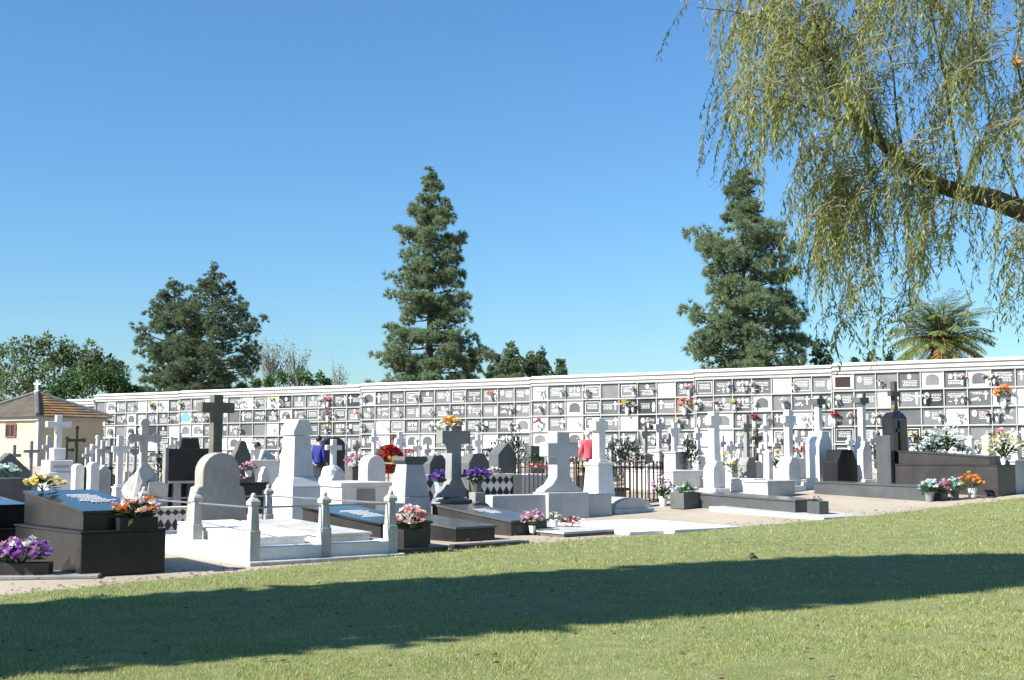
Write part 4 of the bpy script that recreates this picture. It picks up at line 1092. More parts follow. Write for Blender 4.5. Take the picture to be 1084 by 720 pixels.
# smaller things between the big monuments
for px, Y, top, bw, hp, aw, t, m, st, lab in (
  (655, 43, 470, .4, .3, .36, .11, white_marble, 'latin', 'little white cross behind the weathered ring cross'),
  (672, 42.5, 464, .4, .35, .34, .12, clean_marble, 'bud', 'bright white cross with rounded ends between the dark shrub and the grey pointed cross'),
  (708, 43, 458, .4, .3, .36, .12, grey_stone, 'latin', 'narrow grey cross seen between two broad white crosses'),
  (727, 43, 460, .45, .35, .36, .14, white_marble, 'latin', 'white cross just left of the narrow dark shrub'),
  (765, 42, 461, .4, .3, .32, .11, old_marble, 'latin', 'weathered cross close behind the tall sunlit cross'),
  (783, 42.5, 464, .4, .3, .34, .11, clean_marble, 'latin', 'bright little cross left of the dark ring cross'),
  (829, 43, 458, .45, .3, .36, .12, grey_stone, 'bud', 'grey cross with rounded ends behind the broad stepped white cross'),
  (844, 42, 456, .45, .35, .38, .12, clean_marble, 'flare', 'white flared cross right behind the broad stepped white cross'),
  (900, 42, 461, .5, .35, .36, .14, white_marble, 'latin', 'white cross peeping over the black octagonal headstone'),
  (924, 43, 458, .4, .3, .36, .12, old_marble, 'bud', 'weathered cross right of the sunlit white pillar cross'),
  (377, 45, 466, .4, .3, .36, .11, grey_stone, 'ring', 'small grey ring cross above the large pink bouquet'),
  (441, 43, 466, .4, .3, .36, .12, white_marble, 'bud', 'small white cross with rounded ends above the tapering headstone'),
  (452, 42, 470, .4, .3, .3, .12, old_marble, 'latin', 'stubby weathered cross left of the blue-grey flared cross'),
  (496, 44, 466, .4, .3, .34, .11, old_marble, 'latin', 'weathered cross just right of the blue-grey flared cross'),
  (577, 44, 468, .4, .3, .34, .11, white_marble, 'latin', 'small white cross between the dark square headstone and the thick cross'),
  (300, 45, 468, .4, .3, .34, .11, grey_stone, 'latin', 'grey cross close behind the left side of the truncated obelisk'),
  (97, 44, 470, .4, .3, .3, .1, clean_marble, 'flare', 'white flared cross below the chapel eave, right end'),
  (135, 43, 466, .4, .3, .34, .1, old_marble, 'bud', 'weathered cross peeping left of the rock monument'),
  (181, 42, 462, .4, .3, .34, .1, clean_marble, 'latin', 'white cross behind the pillar of the black marble monument')):
    cross_mon(lab, px, Y, top, bw, hp, aw, t, .1, m, style=st)
for px, Y, top, w, sh, m, lab in (
  (690, 38.5, 490, 18, 'round', white_marble, 'low white round tablet behind the tall mixed bouquet'),
  (778, 39.5, 484, 16, 'gable', old_marble, 'low weathered gabled tablet right of the tall sunlit cross'),
  (800, 38, 488, 14, 'arch', clean_marble, 'bright arched tablet right of the dark ring cross'),
  (845, 40.5, 488, 15, 'round', old_marble, 'weathered round tablet right of the broad stepped white cross'),
  (593, 41, 484, 18, 'arch', clean_marble, 'bright white arched tablet left of the thick flared cross'),
  (445, 38, 488, 14, 'round', old_marble, 'weathered round tablet behind the tapering headstone'),
  (110, 32.5, 492, 12, 'gable', old_marble, 'weathered gabled tablet left of the slender white cross'),
  (280, 35, 494, 14, 'gothic', white_marble, 'small white stepped tablet left of the truncated obelisk'),
  (330, 33, 492, 12, 'round', grey_stone, 'grey round tablet hugging the right side of the truncated obelisk')):
    tablet(lab, px, Y, top, w, sh, m, .18, panel=plaque_mid if w > 14 else None)
# bouquets of the middle distance
def fl(px, py, Y, R0, cols, n, nl, lab, seed, **k):
    p = W(px, py, Y); z = gz(p.x, p.y)
    bouquet(lab, p, R0, cols, n, .055, nl, seed, **k)
fl(848, 484, 39.5, .32, ['red', 'crimson', 'pink'], 40, 14, 'red bouquet left of the high-shouldered white monument', 51, wide=1.3)
stonebox('pale low tomb under the red bouquet', GY(840, 39.2), 1.0, .8, hz(484.5, 848, 39.5) - gz(GY(848, 39.5).x, 39.5), white_marble, name='stone_tomb', cat='tomb')
fl(823, 497, 37.5, .34, ['cream', 'yellow', 'white'], 36, 40, 'yellowish bouquet left of the broad stepped white cross', 52, flat=1.4)
fl(772, 500, 36.8, .38, ['white', 'cream', 'yellow'], 30, 30, 'white and yellow bouquet between the tall sunlit cross and the dark ring cross', 53, flat=1.5)
fl(988, 481, 36.5, .40, ['white', 'white', 'turquoise'], 70, 40, 'white and leafy bouquet right behind the black stele', 54, flat=1.3)
fl(1003, 478, 36.3, .52, ['white', 'white', 'white', 'turquoise'], 130, 50, 'largest white bouquet behind the large brown tomb', 55, flat=1.3)
fl(1018, 482, 36.6, .30, ['white', 'turquoise'], 34, 30, 'low white bouquet left of the white stone posts', 56)
fl(1063, 486, 34.4, .50, ['cream', 'yellow', 'white', 'cream'], 130, 40, 'large cream bouquet by the tallest white post at the right edge', 57, flat=1.1)
fl(1036, 480, 37.6, .34, ['white', 'white', 'cream'], 40, 14, 'white bouquet between the two leftmost white posts', 58)
fl(938, 480, 40, .34, ['white', 'cream'], 34, 50, 'white flowers left of the black stele', 59, flat=1.3)
rt = stonebox('long pale tomb carrying the white bouquets behind the large brown tomb', GY(975, 36.2), 3.4, .9, hz(482, 1000, 36.4) - gz(GY(1000, 36.4).x, 36.4), white_marble, rz=R(20), name='stone_tomb', cat='tomb')
rb = stonebox('blue-grey tomb cut by the right edge of the picture', GY(1074, 33.5), 1.3, 1.6, hz(487, 1078, 33.5) - gz(GY(1078, 33.5).x, 33.5), blue_marble, name='stone_tomb', cat='tomb')
# evergreen shrubs among the graves
shrub_m = leafmat('dark_shrub_leaves', (0.012, 0.022, 0.012), (0.035, 0.055, 0.03), None, .15, 2.0)
def shrub(lab, px, Y, w, top, n=420, seed=1, name='shrub'):
    p = GY(px, Y); h = hz(top, px, Y) - p.z; r = random.Random(seed)
    root = thing(name, lab, 'shrub', p)
    mb = MB()
    for k in range(n):
        d = Vector((r.gauss(0, 1), r.gauss(0, 1), r.gauss(0, 1))).normalized(); q = r.random() ** .4
        c = (d.x * q * w * .5, d.y * q * w * .5, h * .55 + d.z * q * h * .45)
        leaf(mb, c, (d.x + r.gauss(0, .5), d.y + r.gauss(0, .5), d.z + .6), r.uniform(.10, .2), .03, 0, r)
    mb.build('foliage', shrub_m, root)
    MB().tube([(0, 0, -.1), (.02, 0, h * .6)], .03, 5).build('stem', bark, root)
shrub('dark shrub behind the rusty railing', 661, 39, 1.2, 466, 700, 61)
shrub('narrow dark shrub left of the tall sunlit cross', 731, 39.6, .6, 463, 320, 62)
shrub('dark bushy plant left of the black gabled headstone', 522, 36.5, .5, 466, 220, 63)
shrub('spiky dark plant right of the black gabled headstone', 545, 36.5, .8, 460, 320, 64)
shrub('blue-green shrub between the black stele and the white bouquets', 976, 37.5, .9, 462, 360, 65)
shrub('dark shrub under the left white pillar cross', 931, 41, 1.0, 470, 300, 66)
shrub('dark shrub between the black marble monument and the rock monument', 171, 34.8, .4, 480, 200, 67)
# a clod at the shadow's edge
mb = MB(); r8 = random.Random(3)
mb.ball((0, 0, .03), .07, 0, .3, 7, 5, (1.3, .8, .8)); mb.ball((.02, 0, .09), .04, 0, .3, 6, 4)
o = mb.build('earth_clod', bark, None, G(795, 594)); tag(o, 'small dark clod on the lawn at the upper edge of the long shadow', 'clod')

# ------------------------------------------------------------------ bouquets hung on the niche wall
wb = random.Random(77)
LM = [(45, 103, 'right beside the chapel roof'), (104, 135, 'above the slender white cross'), (136, 165, 'above the big weathered cross'), (166, 214, 'above the black marble monument'),
      (215, 244, 'beside the tall dark grey cross'), (245, 275, 'above the dark gothic headstone'), (276, 306, 'just left of the truncated obelisk'), (307, 336, 'above the truncated obelisk'), (337, 366, 'above the black arched headstone'),
      (367, 402, 'above the large pink bouquet'), (403, 428, 'above the red wreath'), (429, 458, 'above the tapering grey headstone'), (459, 495, 'above the blue-grey flared cross'), (496, 528, 'above the right violet pot'),
      (529, 556, 'above the black gabled headstone'), (557, 582, 'above the dark square headstone'), (583, 612, 'above the thick flared cross'), (613, 645, 'above the slender pedestal cross'), (646, 675, 'above the rusty railing'), (676, 705, 'above the broad-based greyish cross'),
      (706, 730, 'above the blue-grey block'), (731, 770, 'above the tall sunlit cross'), (771, 798, 'above the dark ring cross'), (799, 825, 'above the thin white crosses'), (826, 848, 'above the broad stepped white cross'), (849, 878, 'above the high-shouldered monument'),
      (879, 902, 'above the black octagonal headstone'), (903, 930, 'above the white pillar cross'), (931, 955, 'left of the black stele'), (956, 980, 'above the black stele'), (981, 1012, 'above the largest white bouquet'), (1013, 1036, 'above the two leftmost white posts'), (1037, 1062, 'above the large cream bouquet'), (1063, 1084, 'at the right edge of the picture')]
ROWN = ['top', 'second', 'third', 'fourth', 'lowest']
KIND = {'white and pink': ['white', 'pale pink'], 'lilac': ['mauve', 'white'], 'red and white': ['crimson', 'white'], 'cream': ['cream'], 'leafy white': ['white'], 'white': ['white', 'white', 'cream'], 'pink': ['pink', 'pale pink'], 'red': ['red', 'crimson'], 'yellow': ['yellow', 'cream'], 'peach': ['peach', 'rose'], 'greenish': ['turquoise', 'white'], 'orange': ['orange']}
WMESH = {}
for k, cols in KIND.items():
    for v in range(2):
        F, L = flower_mbs(.17, 9 if k == 'leafy white' else 15, len(cols), .06, 30 if k == 'leafy white' else 16, len(k) * 7 + v * 31, 1.0)
        off_ = len(F.v); F.v += L.v; F.f += [tuple(i + off_ for i in f) for f in L.f]; F.m += [len(cols)] * len(L.f)
        F.lathe([(.03, -.2), (.05, -.14), (.055, 0), (.03, 0)], n=7, mi=len(cols) + 1)
        o = F.build('hanging_bouquet', [PET[c] for c in cols] + [leaf_green, pot_white]); WMESH[k, v] = o.data; bpy.data.objects.remove(o)
used = set()
def hang(wp, px, row, k, dx, sc=1.0):
    lm = next((t for a, b, t in LM if a <= px <= b + 1), None)
    if lm is None: return
    lab = f'{k} bouquet on the {ROWN[row]} niche row, {lm}'
    if lab in used: return
    used.add(lab)
    o = bpy.data.objects.new('hanging_bouquet', WMESH[k, wb.randrange(2)]); link(o)
    o.location = wp + WD * dx + WN * .13 + Vector((0, 0, -.05)); o.rotation_euler = (0, 0, wb.uniform(0, 6)); o.scale = [sc] * 3
    tag(o, lab, 'bouquet', 'bouquets hung on the niche wall')
fixed = [(860, 2, 'red', -.3, 1.1), (883, 2, 'red', -.34, 1.2), (897, 2, 'red', .3, 1.2), (945, 2, 'red', .3, 1.3), (1049, 1, 'orange', 0, 2.0), (1063, 3, 'pink', -.2, 1.3), (720, 1, 'peach', 0, 1.8), (792, 1, 'yellow', -.3, 1.1), (658, 1, 'yellow', 0, 1.6), (573, 2, 'red', 0, 1.2), (725, 0, 'pink', .2, 1.2),
         (107, 2, 'red', 0, 1.4), (814, 2, 'red', -.3, 1.2), (286, 0, 'yellow', 0, 1.3), (162, 0, 'yellow', 0, 1.2), (345, 0, 'pink', .2, 1.3), (350, 1, 'pink', .2, 1.4), (415, 3, 'red', 0, 1.2), (350, 0, 'white', 0, 1.6)]
for px, row, k, dx, sc in fixed:
    c = min((n for n in NICHE if n[2] == row), key=lambda n: abs(n[1] - px)); hang(c[0], c[1], row, k, dx, sc)
for wp, px, row, kd in NICHE:
    if px > 1083 or px < 60: continue
    u = wb.random()
    if u > .62: continue
    k = wb.choices(list(KIND), [2.5, .8, .5, 2, 8, 8, .6, .3, .3, .5, 4, .1])[0]
    hang(wp, px, row, k, wb.choice((-.3, .3, -.25, .27, .1)), wb.uniform(.65, 1.1))
# ------------------------------------------------------------------ visitors
def skinned(name, chains, m, parent, sub=2):
    """chains: lists of (point, radius); chains share a vertex where points coincide"""
    vs, rad, es, idx = [], [], [], {}
    for ch in chains:
        prev = None
        for p, r in ch:
            k = tuple(round(c, 3) for c in p)
            if k not in idx: idx[k] = len(vs); vs.append(p); rad.append(r)
            i = idx[k]
            if prev is not None and prev != i: es.append((prev, i))
            prev = i
    me = bpy.data.meshes.new(name); me.from_pydata(vs, es, [])
    me.materials.append(m)
    o = bpy.data.objects.new(name, me); link(o, parent)
    sk = o.modifiers.new('Skin', 'SKIN'); sk.use_smooth_shade = True
    if not me.skin_vertices: bpy.ops.object.select_all(action='DESELECT')
    for i, d in enumerate(me.skin_vertices[0].data):
        r = rad[i]; d.radius = (r, r) if not isinstance(r, tuple) else r
        d.use_root = (i == 0)
    s = o.modifiers.new('Subsurf', 'SUBSURF'); s.levels = sub; s.render_levels = sub
    bpy.context.view_layer.update()
    dg = bpy.context.evaluated_depsgraph_get()
    m2 = bpy.data.meshes.new_from_object(o.evaluated_get(dg))
    o.modifiers.clear(); o.data = m2
    if not m2.materials: m2.materials.append(m)
    m2.polygons.foreach_set('use_smooth', [True] * len(m2.polygons))
    return o
def person(label, loc, rz, top, legs, hair, h=1.65, bend=0.0, arms=((.20, .02), (.20, .05))):
    """faces local -y; bend leans the trunk forwards (radians)"""
    s = h / 1.70
    root = thing('person', label, 'person', loc, rz)
    hip = Vector((0, 0, .92 * s))
    def tr(x, y, z):       # trunk frame: rotate about the hip by bend towards -y
        c, q = math.cos(bend), math.sin(bend)
        return (x * s, (y * c - z * q) * s, hip.z + (z * c + y * q) * s)
    P = lambda x, y, z: (x * s, y * s, z * s)
    pel = P(0, 0, .92)
    ch = [[(pel, .11 * s), (tr(0, 0, .2), .105 * s), (tr(0, .0, .40), .125 * s), (tr(0, 0, .52), .09 * s), (tr(0, -.01, .575), .052 * s), (tr(0, -.03, .64), .075 * s), (tr(0, -.03, .71), .092 * s), (tr(0, -.02, .775), .06 * s)]]
    ch.append([(tr(0, -.03, .69), .03 * s), (tr(0, -.125, .675), .014 * s)])   # nose
    for sx in (-1, 1):
        ch.append([(pel, .11 * s), (P(sx * .09, 0, .80), .08 * s), (P(sx * .10, -.01, .50), .062 * s), (P(sx * .105, .01, .28), .055 * s), (P(sx * .11, .03, .09), .036 * s), (P(sx * .11, -.06, .045), .036 * s), (P(sx * .12, -.16, .03), .026 * s)])
        ox, fw = arms[0 if sx < 0 else 1]
        sh, el, wr_ = tr(sx * .17, 0, .47), tr(sx * (.20 + ox * .2), .02, .19), tr(sx * (.18 + ox * .2), -.10 - fw, -.04)
        if bend > .3: el, wr_ = tr(sx * .2, -.22, .33), tr(sx * .14, -.46, .30)
        hd = Vector(wr_) + (Vector(wr_) - Vector(el)).normalized() * .08 * s
        ch.append([(tr(0, 0, .40), .125 * s), (sh, .06 * s), (el, .045 * s), (wr_, .028 * s), (tuple(hd), .034 * s)])
        dv = (Vector(wr_) - Vector(el)).normalized(); sd = dv.cross(Vector((sx, 0, 0)))
        for f in range(4):
            b = hd + sd * (f - 1.5) * .02 * s
            ln = (.065, .08, .075, .055)[f] * s
            ch.append([(tuple(hd), .034 * s), (tuple(b + dv * ln * .5), .009 * s), (tuple(b + dv * ln + Vector((-sx, 0, 0)) * .015 * s), .008 * s)])
        ch.append([(tuple(hd), .034 * s), (tuple(hd + sd * .045 * s + dv * .03 * s), .010 * s), (tuple(hd + sd * .05 * s + dv * .06 * s), .008 * s)])
    skinned('body', ch, skin_m, root)
    tp = [[(P(0, 0, .84), .175 * s), (P(0, 0, .92), .17 * s), (tr(0, 0, .2), .155 * s), (tr(0, 0, .40), .17 * s), (tr(0, 0, .50), .10 * s), (tr(0, 0, .545), .068 * s)]]
    for sx in (-1, 1):
        ox, fw = arms[0 if sx < 0 else 1]
        sh, el, wr_ = tr(sx * .17, 0, .47), tr(sx * (.20 + ox * .2), .02, .19), tr(sx * (.18 + ox * .2), -.10 - fw, -.04)
        if bend > .3: el, wr_ = tr(sx * .2, -.22, .33), tr(sx * .14, -.46, .30)
        tp.append([(tr(0, 0, .40), .17 * s), (sh, .085 * s), (el, .062 * s), (tuple(Vector(el).lerp(Vector(wr_), .92)), .047 * s)])
    skinned('jumper' , tp, top, root)
    tq = []
    for sx in (-1, 1):
        tq.append([(P(0, 0, .95), .16 * s), (P(sx * .09, 0, .80), .12 * s), (P(sx * .10, -.01, .50), .080 * s), (P(sx * .105, .012, .26), .072 * s), (P(sx * .11, .02, .10), .068 * s)])
    skinned('trousers', tq, legs, root)
    for sx in (-1, 1):
        skinned('shoe', [[(P(sx * .11, .05, .05), .045 * s), (P(sx * .11, -.06, .045), .048 * s), (P(sx * .12, -.17, .035), .036 * s)]], cloth_dark, root)
    c = Vector(tr(0, -.012, .735))
    mb = MB().ball((0, 0, 0), .112 * s, 0, .04, 12, 8, (.92, 1.05, 1.0))
    mb.v = [(x, y, max(z, -.03 * s - max(0, y) * 1.0)) for x, y, z in mb.v]
    mb.build('hair', hair, root, c, (bend * .8, 0, 0), smooth=True)
    for sx in (-1, 1):
        e = MB().ball((0, 0, 0), .012 * s, 0, 0, 6, 4); e.build('eye', cloth_dark, root, tr(sx * .033, -.113, .70))
    return root
def at_top(px, Y, head_py, h):
    p = GY(px, Y); return p
p = GY(337.5, 38.8)
person('standing person in a dark blue jacket and dark trousers, half hidden behind the obelisk', p, R(150), cloth_blue, cloth_dark, hair_dark, max(1.5, hz(463, 337, 38.8) - p.z))
p = GY(289, 39.5)
person('dark-haired person in pale grey stooping over a grave, left of the obelisk', p, R(-75), cloth_grey, cloth_grey, hair_dark, 1.66, bend=.75)
p = GY(622, 38.0)
person('white-haired person in a coral red jumper and brown trousers beside the slender pedestal cross', p, R(200), cloth_coral, cloth_brown, hair_white, max(1.5, hz(457, 622, 38.0) - p.z))
# ------------------------------------------------------------------ trees
pine_m = leafmat('pine_needles', (0.13, 0.195, 0.10), (0.25, 0.32, 0.17), (0.31, 0.34, 0.19), .48, .45)
pine_dark = leafmat('dark_pine_needles', (0.085, 0.135, 0.075), (0.18, 0.235, 0.13), (0.24, 0.26, 0.15), .45, .45)
broad_m = leafmat('broad_leaves', (0.075, 0.12, 0.045), (0.19, 0.235, 0.105), (0.24, 0.27, 0.13), .4, .3)
green_m = leafmat('fresh_leaves', (0.045, 0.105, 0.03), (0.12, 0.20, 0.065), None, .35, .4)
pale_m = leafmat('pale_leaves', (0.13, 0.15, 0.10), (0.26, 0.27, 0.19), None, .3, .5)
willow_m = leafmat('willow_leaves', (0.20, 0.24, 0.08), (0.42, 0.42, 0.11), (0.48, 0.52, 0.36), .6, .9)
twig_grey = plain('grey_twig', (0.24, 0.24, 0.21), .9)
twig_m = plain('willow_twig', (0.14, 0.12, 0.05), .8)
palm_m = leafmat('palm_leaflets', (0.11, 0.17, 0.05), (0.28, 0.35, 0.13), (0.36, 0.38, 0.14), .48, .8)
palm_dry = leafmat('dry_palm', (0.28, 0.16, 0.04), (0.45, 0.28, 0.09), None, .2, 2.0)
def tuft(mb, c, d, l, n, r, w=.028):
    d = Vector(d).normalized(); c = Vector(c)
    u = d.cross(Vector((.3, .2, 1))).normalized(); v = d.cross(u)
    for k in range(n):
        a = r.uniform(0, 2 * PI); s = r.uniform(.25, 1.25)
        q = (d + (u * math.cos(a) + v * math.sin(a)) * s).normalized()
        e = c + q * l * r.uniform(.65, 1.1); t = q.cross(Vector((r.gauss(0, 1), r.gauss(0, 1), r.gauss(0, 1)))).normalized() * w
        mb._add([c - t, c + t, e], [(0, 1, 2)])
def pine(label, px, Y, prof, m, seed, step=.62, nb=6, tl=.42, dens=1.0, tip_up=.35):
    """prof: (photo row, half width left, half width right) from the tip downwards, in pixels; branches grow to those reaches"""
    r = random.Random(seed)
    p = GY(px, Y); k = Y / FPX
    root = thing('pine_tree', label, 'pine tree', p)
    zs = [(hz(py, px, Y) - p.z, a * k, b * k) for py, a, b in prof]
    H = zs[0][0]; zlow = zs[-1][0]
    zs.append((zlow - 3.5, zs[-1][1] * .9, zs[-1][2] * .9))
    def reach(z, az):
        for (z1, a1, b1), (z0, a0, b0) in zip(zs[:-1], zs[1:]):
            if z0 <= z <= z1:
                t = (z - z0) / (z1 - z0); L = a0 + (a1 - a0) * t; Rr = b0 + (b1 - b0) * t
                c = math.cos(az); mid = (L + Rr) / 2
                return (Rr * c + mid * (1 - c)) if c > 0 else (L * -c + mid * (1 + c))
        return 0
    T = MB(); N = MB(); B = MB()
    pts = [(r.gauss(0, .05), r.gauss(0, .05), H * q) for q in (-.02, .2, .4, .6, .8, .95, 1.0)]
    pts[0] = (0, 0, -.5)
    T.tube(pts, [H * .017 * (1 - .93 * q) + .015 for q in (0, .2, .4, .6, .8, .95, 1)], 8)
    B = T
    z = H - .15
    while z > max(1.5, zlow - 3.3):
        a0 = r.uniform(0, 2 * PI); wf = r.uniform(.84, 1.08)
        for b in range(nb):
            az = a0 + 2 * PI * b / nb + r.gauss(0, .25)
            zz = z + r.gauss(0, step * .3)
            Lr = reach(min(zz, H - .05), az) * wf * r.uniform(.80, 1.10)
            if Lr < .12: Lr = .15
            drop = -.10 * Lr + r.gauss(0, .1); up = tip_up * Lr * r.uniform(.4, 1.3) * (.4 + .6 * zz / H)
            e = []
            for q in (0, .3, .6, .85, 1.0):
                e.append(Vector((math.cos(az) * Lr * q, math.sin(az) * Lr * q, zz - up * .5 + drop * q + up * q * q)))
            B.tube(e, [.012 + .022 * Lr * (1 - q) ** .8 for q in (0, .3, .6, .85, 1)], 5)
            # needle clumps: rounded cushions at the branch end and on its side twigs
            for t in range(max(2, int(2 + Lr * 1.15 * dens))):
                q = 1.0 if t == 0 else r.uniform(.30, .95)
                c = e[0].lerp(e[-1], q); c.z = zz - up * .5 + drop * q + up * q * q
                if t: c += Vector((r.gauss(0, .22 * Lr * (1.1 - q) + .12), r.gauss(0, .22 * Lr * (1.1 - q) + .12), r.gauss(.05, .12)))
                rc = min(.62, .20 + .13 * Lr) * r.uniform(.75, 1.2)
                for h in range(int(6 + rc * 14)):
                    d = Vector((r.gauss(0, 1) + .5 * math.cos(az), r.gauss(0, 1) + .5 * math.sin(az), r.gauss(.25, .8))).normalized()
                    tuft(N, c + Vector((d.x * rc, d.y * rc, d.z * rc * .62)) * r.uniform(.35, .8), d + Vector((0, 0, .35)), tl * r.uniform(.6, .95) * min(1, .45 + .18 * (H - zz)), 22, r, .021)
        z -= step * r.uniform(.75, 1.25) * (0.6 + .5 * min(1, (H - z) / 4))
    T.build('trunk', bark, root)
    N.build('crown', m, root)
    return root
pine('tall conical pine standing alone behind the middle of the niche wall', 455, 80,
     [(183, 2, 2), (196, 8, 9), (205, 10, 12), (222, 23, 24), (240, 32, 34), (257, 34, 35), (272, 34, 30), (284, 36, 33), (292, 48, 36), (310, 44, 34), (326, 38, 42), (343, 42, 52), (360, 50, 54), (378, 62, 66), (399, 62, 50)], pine_m, 101, .72, 8, .44, 1.35)
pine('broad irregular pine behind the right half of the niche wall', 791, 64,
     [(183, 2, 2), (196, 12, 14), (205, 16, 16), (214, 8, 10), (224, 14, 16), (232, 18, 20), (244, 54, 22), (252, 56, 52), (262, 52, 56), (276, 48, 56), (290, 46, 54), (304, 32, 48), (315, 40, 52), (324, 66, 54), (338, 46, 58), (352, 56, 58), (364, 58, 62), (380, 56, 70), (392, 54, 84)], pine_m, 102, .60, 7, .42, 1.45)
pine('dark spreading pine left of the tall dark grey cross, behind the niche wall', 222, 92,
     [(286, 2, 3), (293, 9, 9), (302, 14, 20), (312, 20, 28), (326, 30, 42), (340, 44, 46), (355, 56, 50), (370, 64, 51), (385, 62, 48), (400, 60, 46), (412, 58, 44)], pine_dark, 103, .80, 8, .46, 1.0, .5)
pine('lower dark pine forming the left shoulder of the dark spreading pine', 181, 93,
     [(299, 3, 4), (306, 10, 12), (318, 18, 20), (330, 24, 26), (342, 34, 30), (356, 40, 34), (372, 42, 36), (390, 36, 38), (412, 32, 38)], pine_dark, 106, .80, 7, .46, 1.0, .5)
pine('small dark pine just right of the broad irregular pine', 871, 66, [(364, 2, 2), (372, 6, 7), (380, 9, 9), (392, 12, 12)], pine_dark, 104, .45, 6, .3, 1.6)
for i, (px, top, wd, Y, lab) in enumerate(((541, 365, 13, 96, 'tallest of the small dark conifers right of the tall conical pine'), (526, 376, 10, 97, 'leftmost small conifer, beside the tall conical pine'), (562, 374, 10, 98, 'third small conifer from the left, behind the niche wall'), (573, 373, 9, 97, 'fourth small conifer from the left, behind the niche wall'), (594, 381, 6, 99, 'rightmost small conifer behind the niche wall'))):
    pine(lab, px, Y, [(top, 1, 1), (top + 8, wd * .5, wd * .5), (top + 18, wd * .8, wd * .8), (402, wd, wd)], pine_m if i % 2 == 0 else pine_dark, 110 + i, .5, 7, .4, 1.5)

def broadleaf(label, px, Y, blobs, m, seed, ls=.26, nl=230, name='leafy_tree', tr=.22):
    """blobs: (photo x, photo y, radius px, depth offset) - limbs run to each clump"""
    r = random.Random(seed); k = Y / FPX
    p = GY(px, Y); root = thing(name, label, 'tree', p)
    T, N, B = MB(), MB(), MB()
    cs = []
    for bx, by, br, dy in blobs:
        w = W(bx, by, Y + dy) - p; cs.append((w, br * k))
    zt = sum(c.z for c, _ in cs) / len(cs)
    T.tube([(0, 0, -.4), (.05, 0, zt * .4), (0.0, .05, zt * .75)], [tr, tr * .8, tr * .5], 8); T.build('trunk', bark, root)
    for c, br in cs:
        B.tube([(0, 0, zt * .35), c * .55 + Vector((0, 0, zt * .2)), c], [tr * .45, tr * .25, .03], 5)
        # sub-clumps so that the outline stays uneven
        for s in range(9):
            d = Vector((r.gauss(0, 1), r.gauss(0, 1), r.gauss(.2, .9))).normalized()
            cc = c + d * br * r.uniform(.45, .95); rr = br * r.uniform(.28, .5)
            for q in range(nl // 9):
                e = Vector((r.gauss(0, 1), r.gauss(0, 1), r.gauss(0, 1))).normalized()
                pos = cc + e * rr * r.random() ** .45
                leaf(N, pos, (e.x + r.gauss(0, .6), e.y + r.gauss(0, .6), e.z + r.gauss(0, .6)), ls * r.uniform(.7, 1.3), ls * .28, 0, r)
    B.build('limbs', bark, root); N.build('crown', m, root)
    return root
broadleaf('large bushy broadleaf tree at the left edge, behind the chapel', 55, 92, [(-20, 395, 22, 0), (5, 385, 22, 1), (30, 378, 20, -1), (58, 372, 20, 0), (85, 378, 18, 1), (15, 408, 24, -2), (50, 400, 26, -2), (85, 402, 24, 0), (68, 385, 18, 2), (108, 386, 15, 2), (35, 420, 22, 0), (-5, 420, 24, 0), (122, 394, 14, 2), (100, 395, 14, 1)], broad_m, 121, .34, 560)
broadleaf('fresh green bushy tree right of the chapel roof, before the larger tree', 98, 80, [(75, 408, 16, 0), (98, 400, 17, -1), (120, 402, 16, 0), (90, 416, 18, 1), (125, 414, 15, 0), (140, 416, 10, 1), (62, 414, 12, 0)], green_m, 122, .28, 520)
for i, (px, top, n, lab) in enumerate(((287, 356, 9, 'pale half-bare poplar right of the dark spreading pine'), (314, 362, 7, 'second pale half-bare poplar, right of the first'), (357, 379, 4, 'small thin bare tree left of the tall conical pine'))):
    r = random.Random(130 + i); Y = 105; p = GY(px, Y); H = hz(top, px, Y) - p.z
    root = thing('poplar_tree', lab, 'tree', p)
    MB().tube([(0, 0, -.4), (0, 0, H * .5), (.1, 0, H * .9)], [.2, .13, .02], 6).build('trunk', bark_pale, root)
    B, N = MB(), MB()
    for k in range(n * 4):
        z = H * r.uniform(.3, .75); a = r.uniform(0, 2 * PI); q = r.uniform(.4, 1.7) * n / 8
        e = Vector((math.cos(a) * q, math.sin(a) * q, min(H * r.uniform(.8, 1.02), z + r.uniform(2, 5))))
        B.tube([(0, 0, z), (e.x * .7, e.y * .7, (z + e.z) / 2), e], [.05, .035, .012], 4)
        for t in range(44):
            c = Vector((0, 0, z)).lerp(e, r.uniform(.2, 1.0)) + Vector((r.gauss(0, .18), r.gauss(0, .18), r.gauss(0, .2)))
            leaf(N, c, (r.gauss(0, 1), r.gauss(0, 1), r.gauss(0, 1)), .2, .05, 0, r)
    B.build('limbs', twig_grey, root); N.build('crown', pale_m, root)
broadleaf('low yellow-green bush over the niche wall under the pale poplars', 322, 84, [(300, 402, 10, 0), (318, 400, 11, 0), (334, 403, 9, 0), (344, 406, 6, 0), (285, 407, 9, 0), (270, 408, 7, 0)], green_m, 140, .25, 300, 'bush')
broadleaf('olive green tree top left of the palm', 912, 70, [(925, 383, 9, 0), (945, 380, 9, 0), (905, 386, 7, 0)], broad_m, 141, .2, 260)

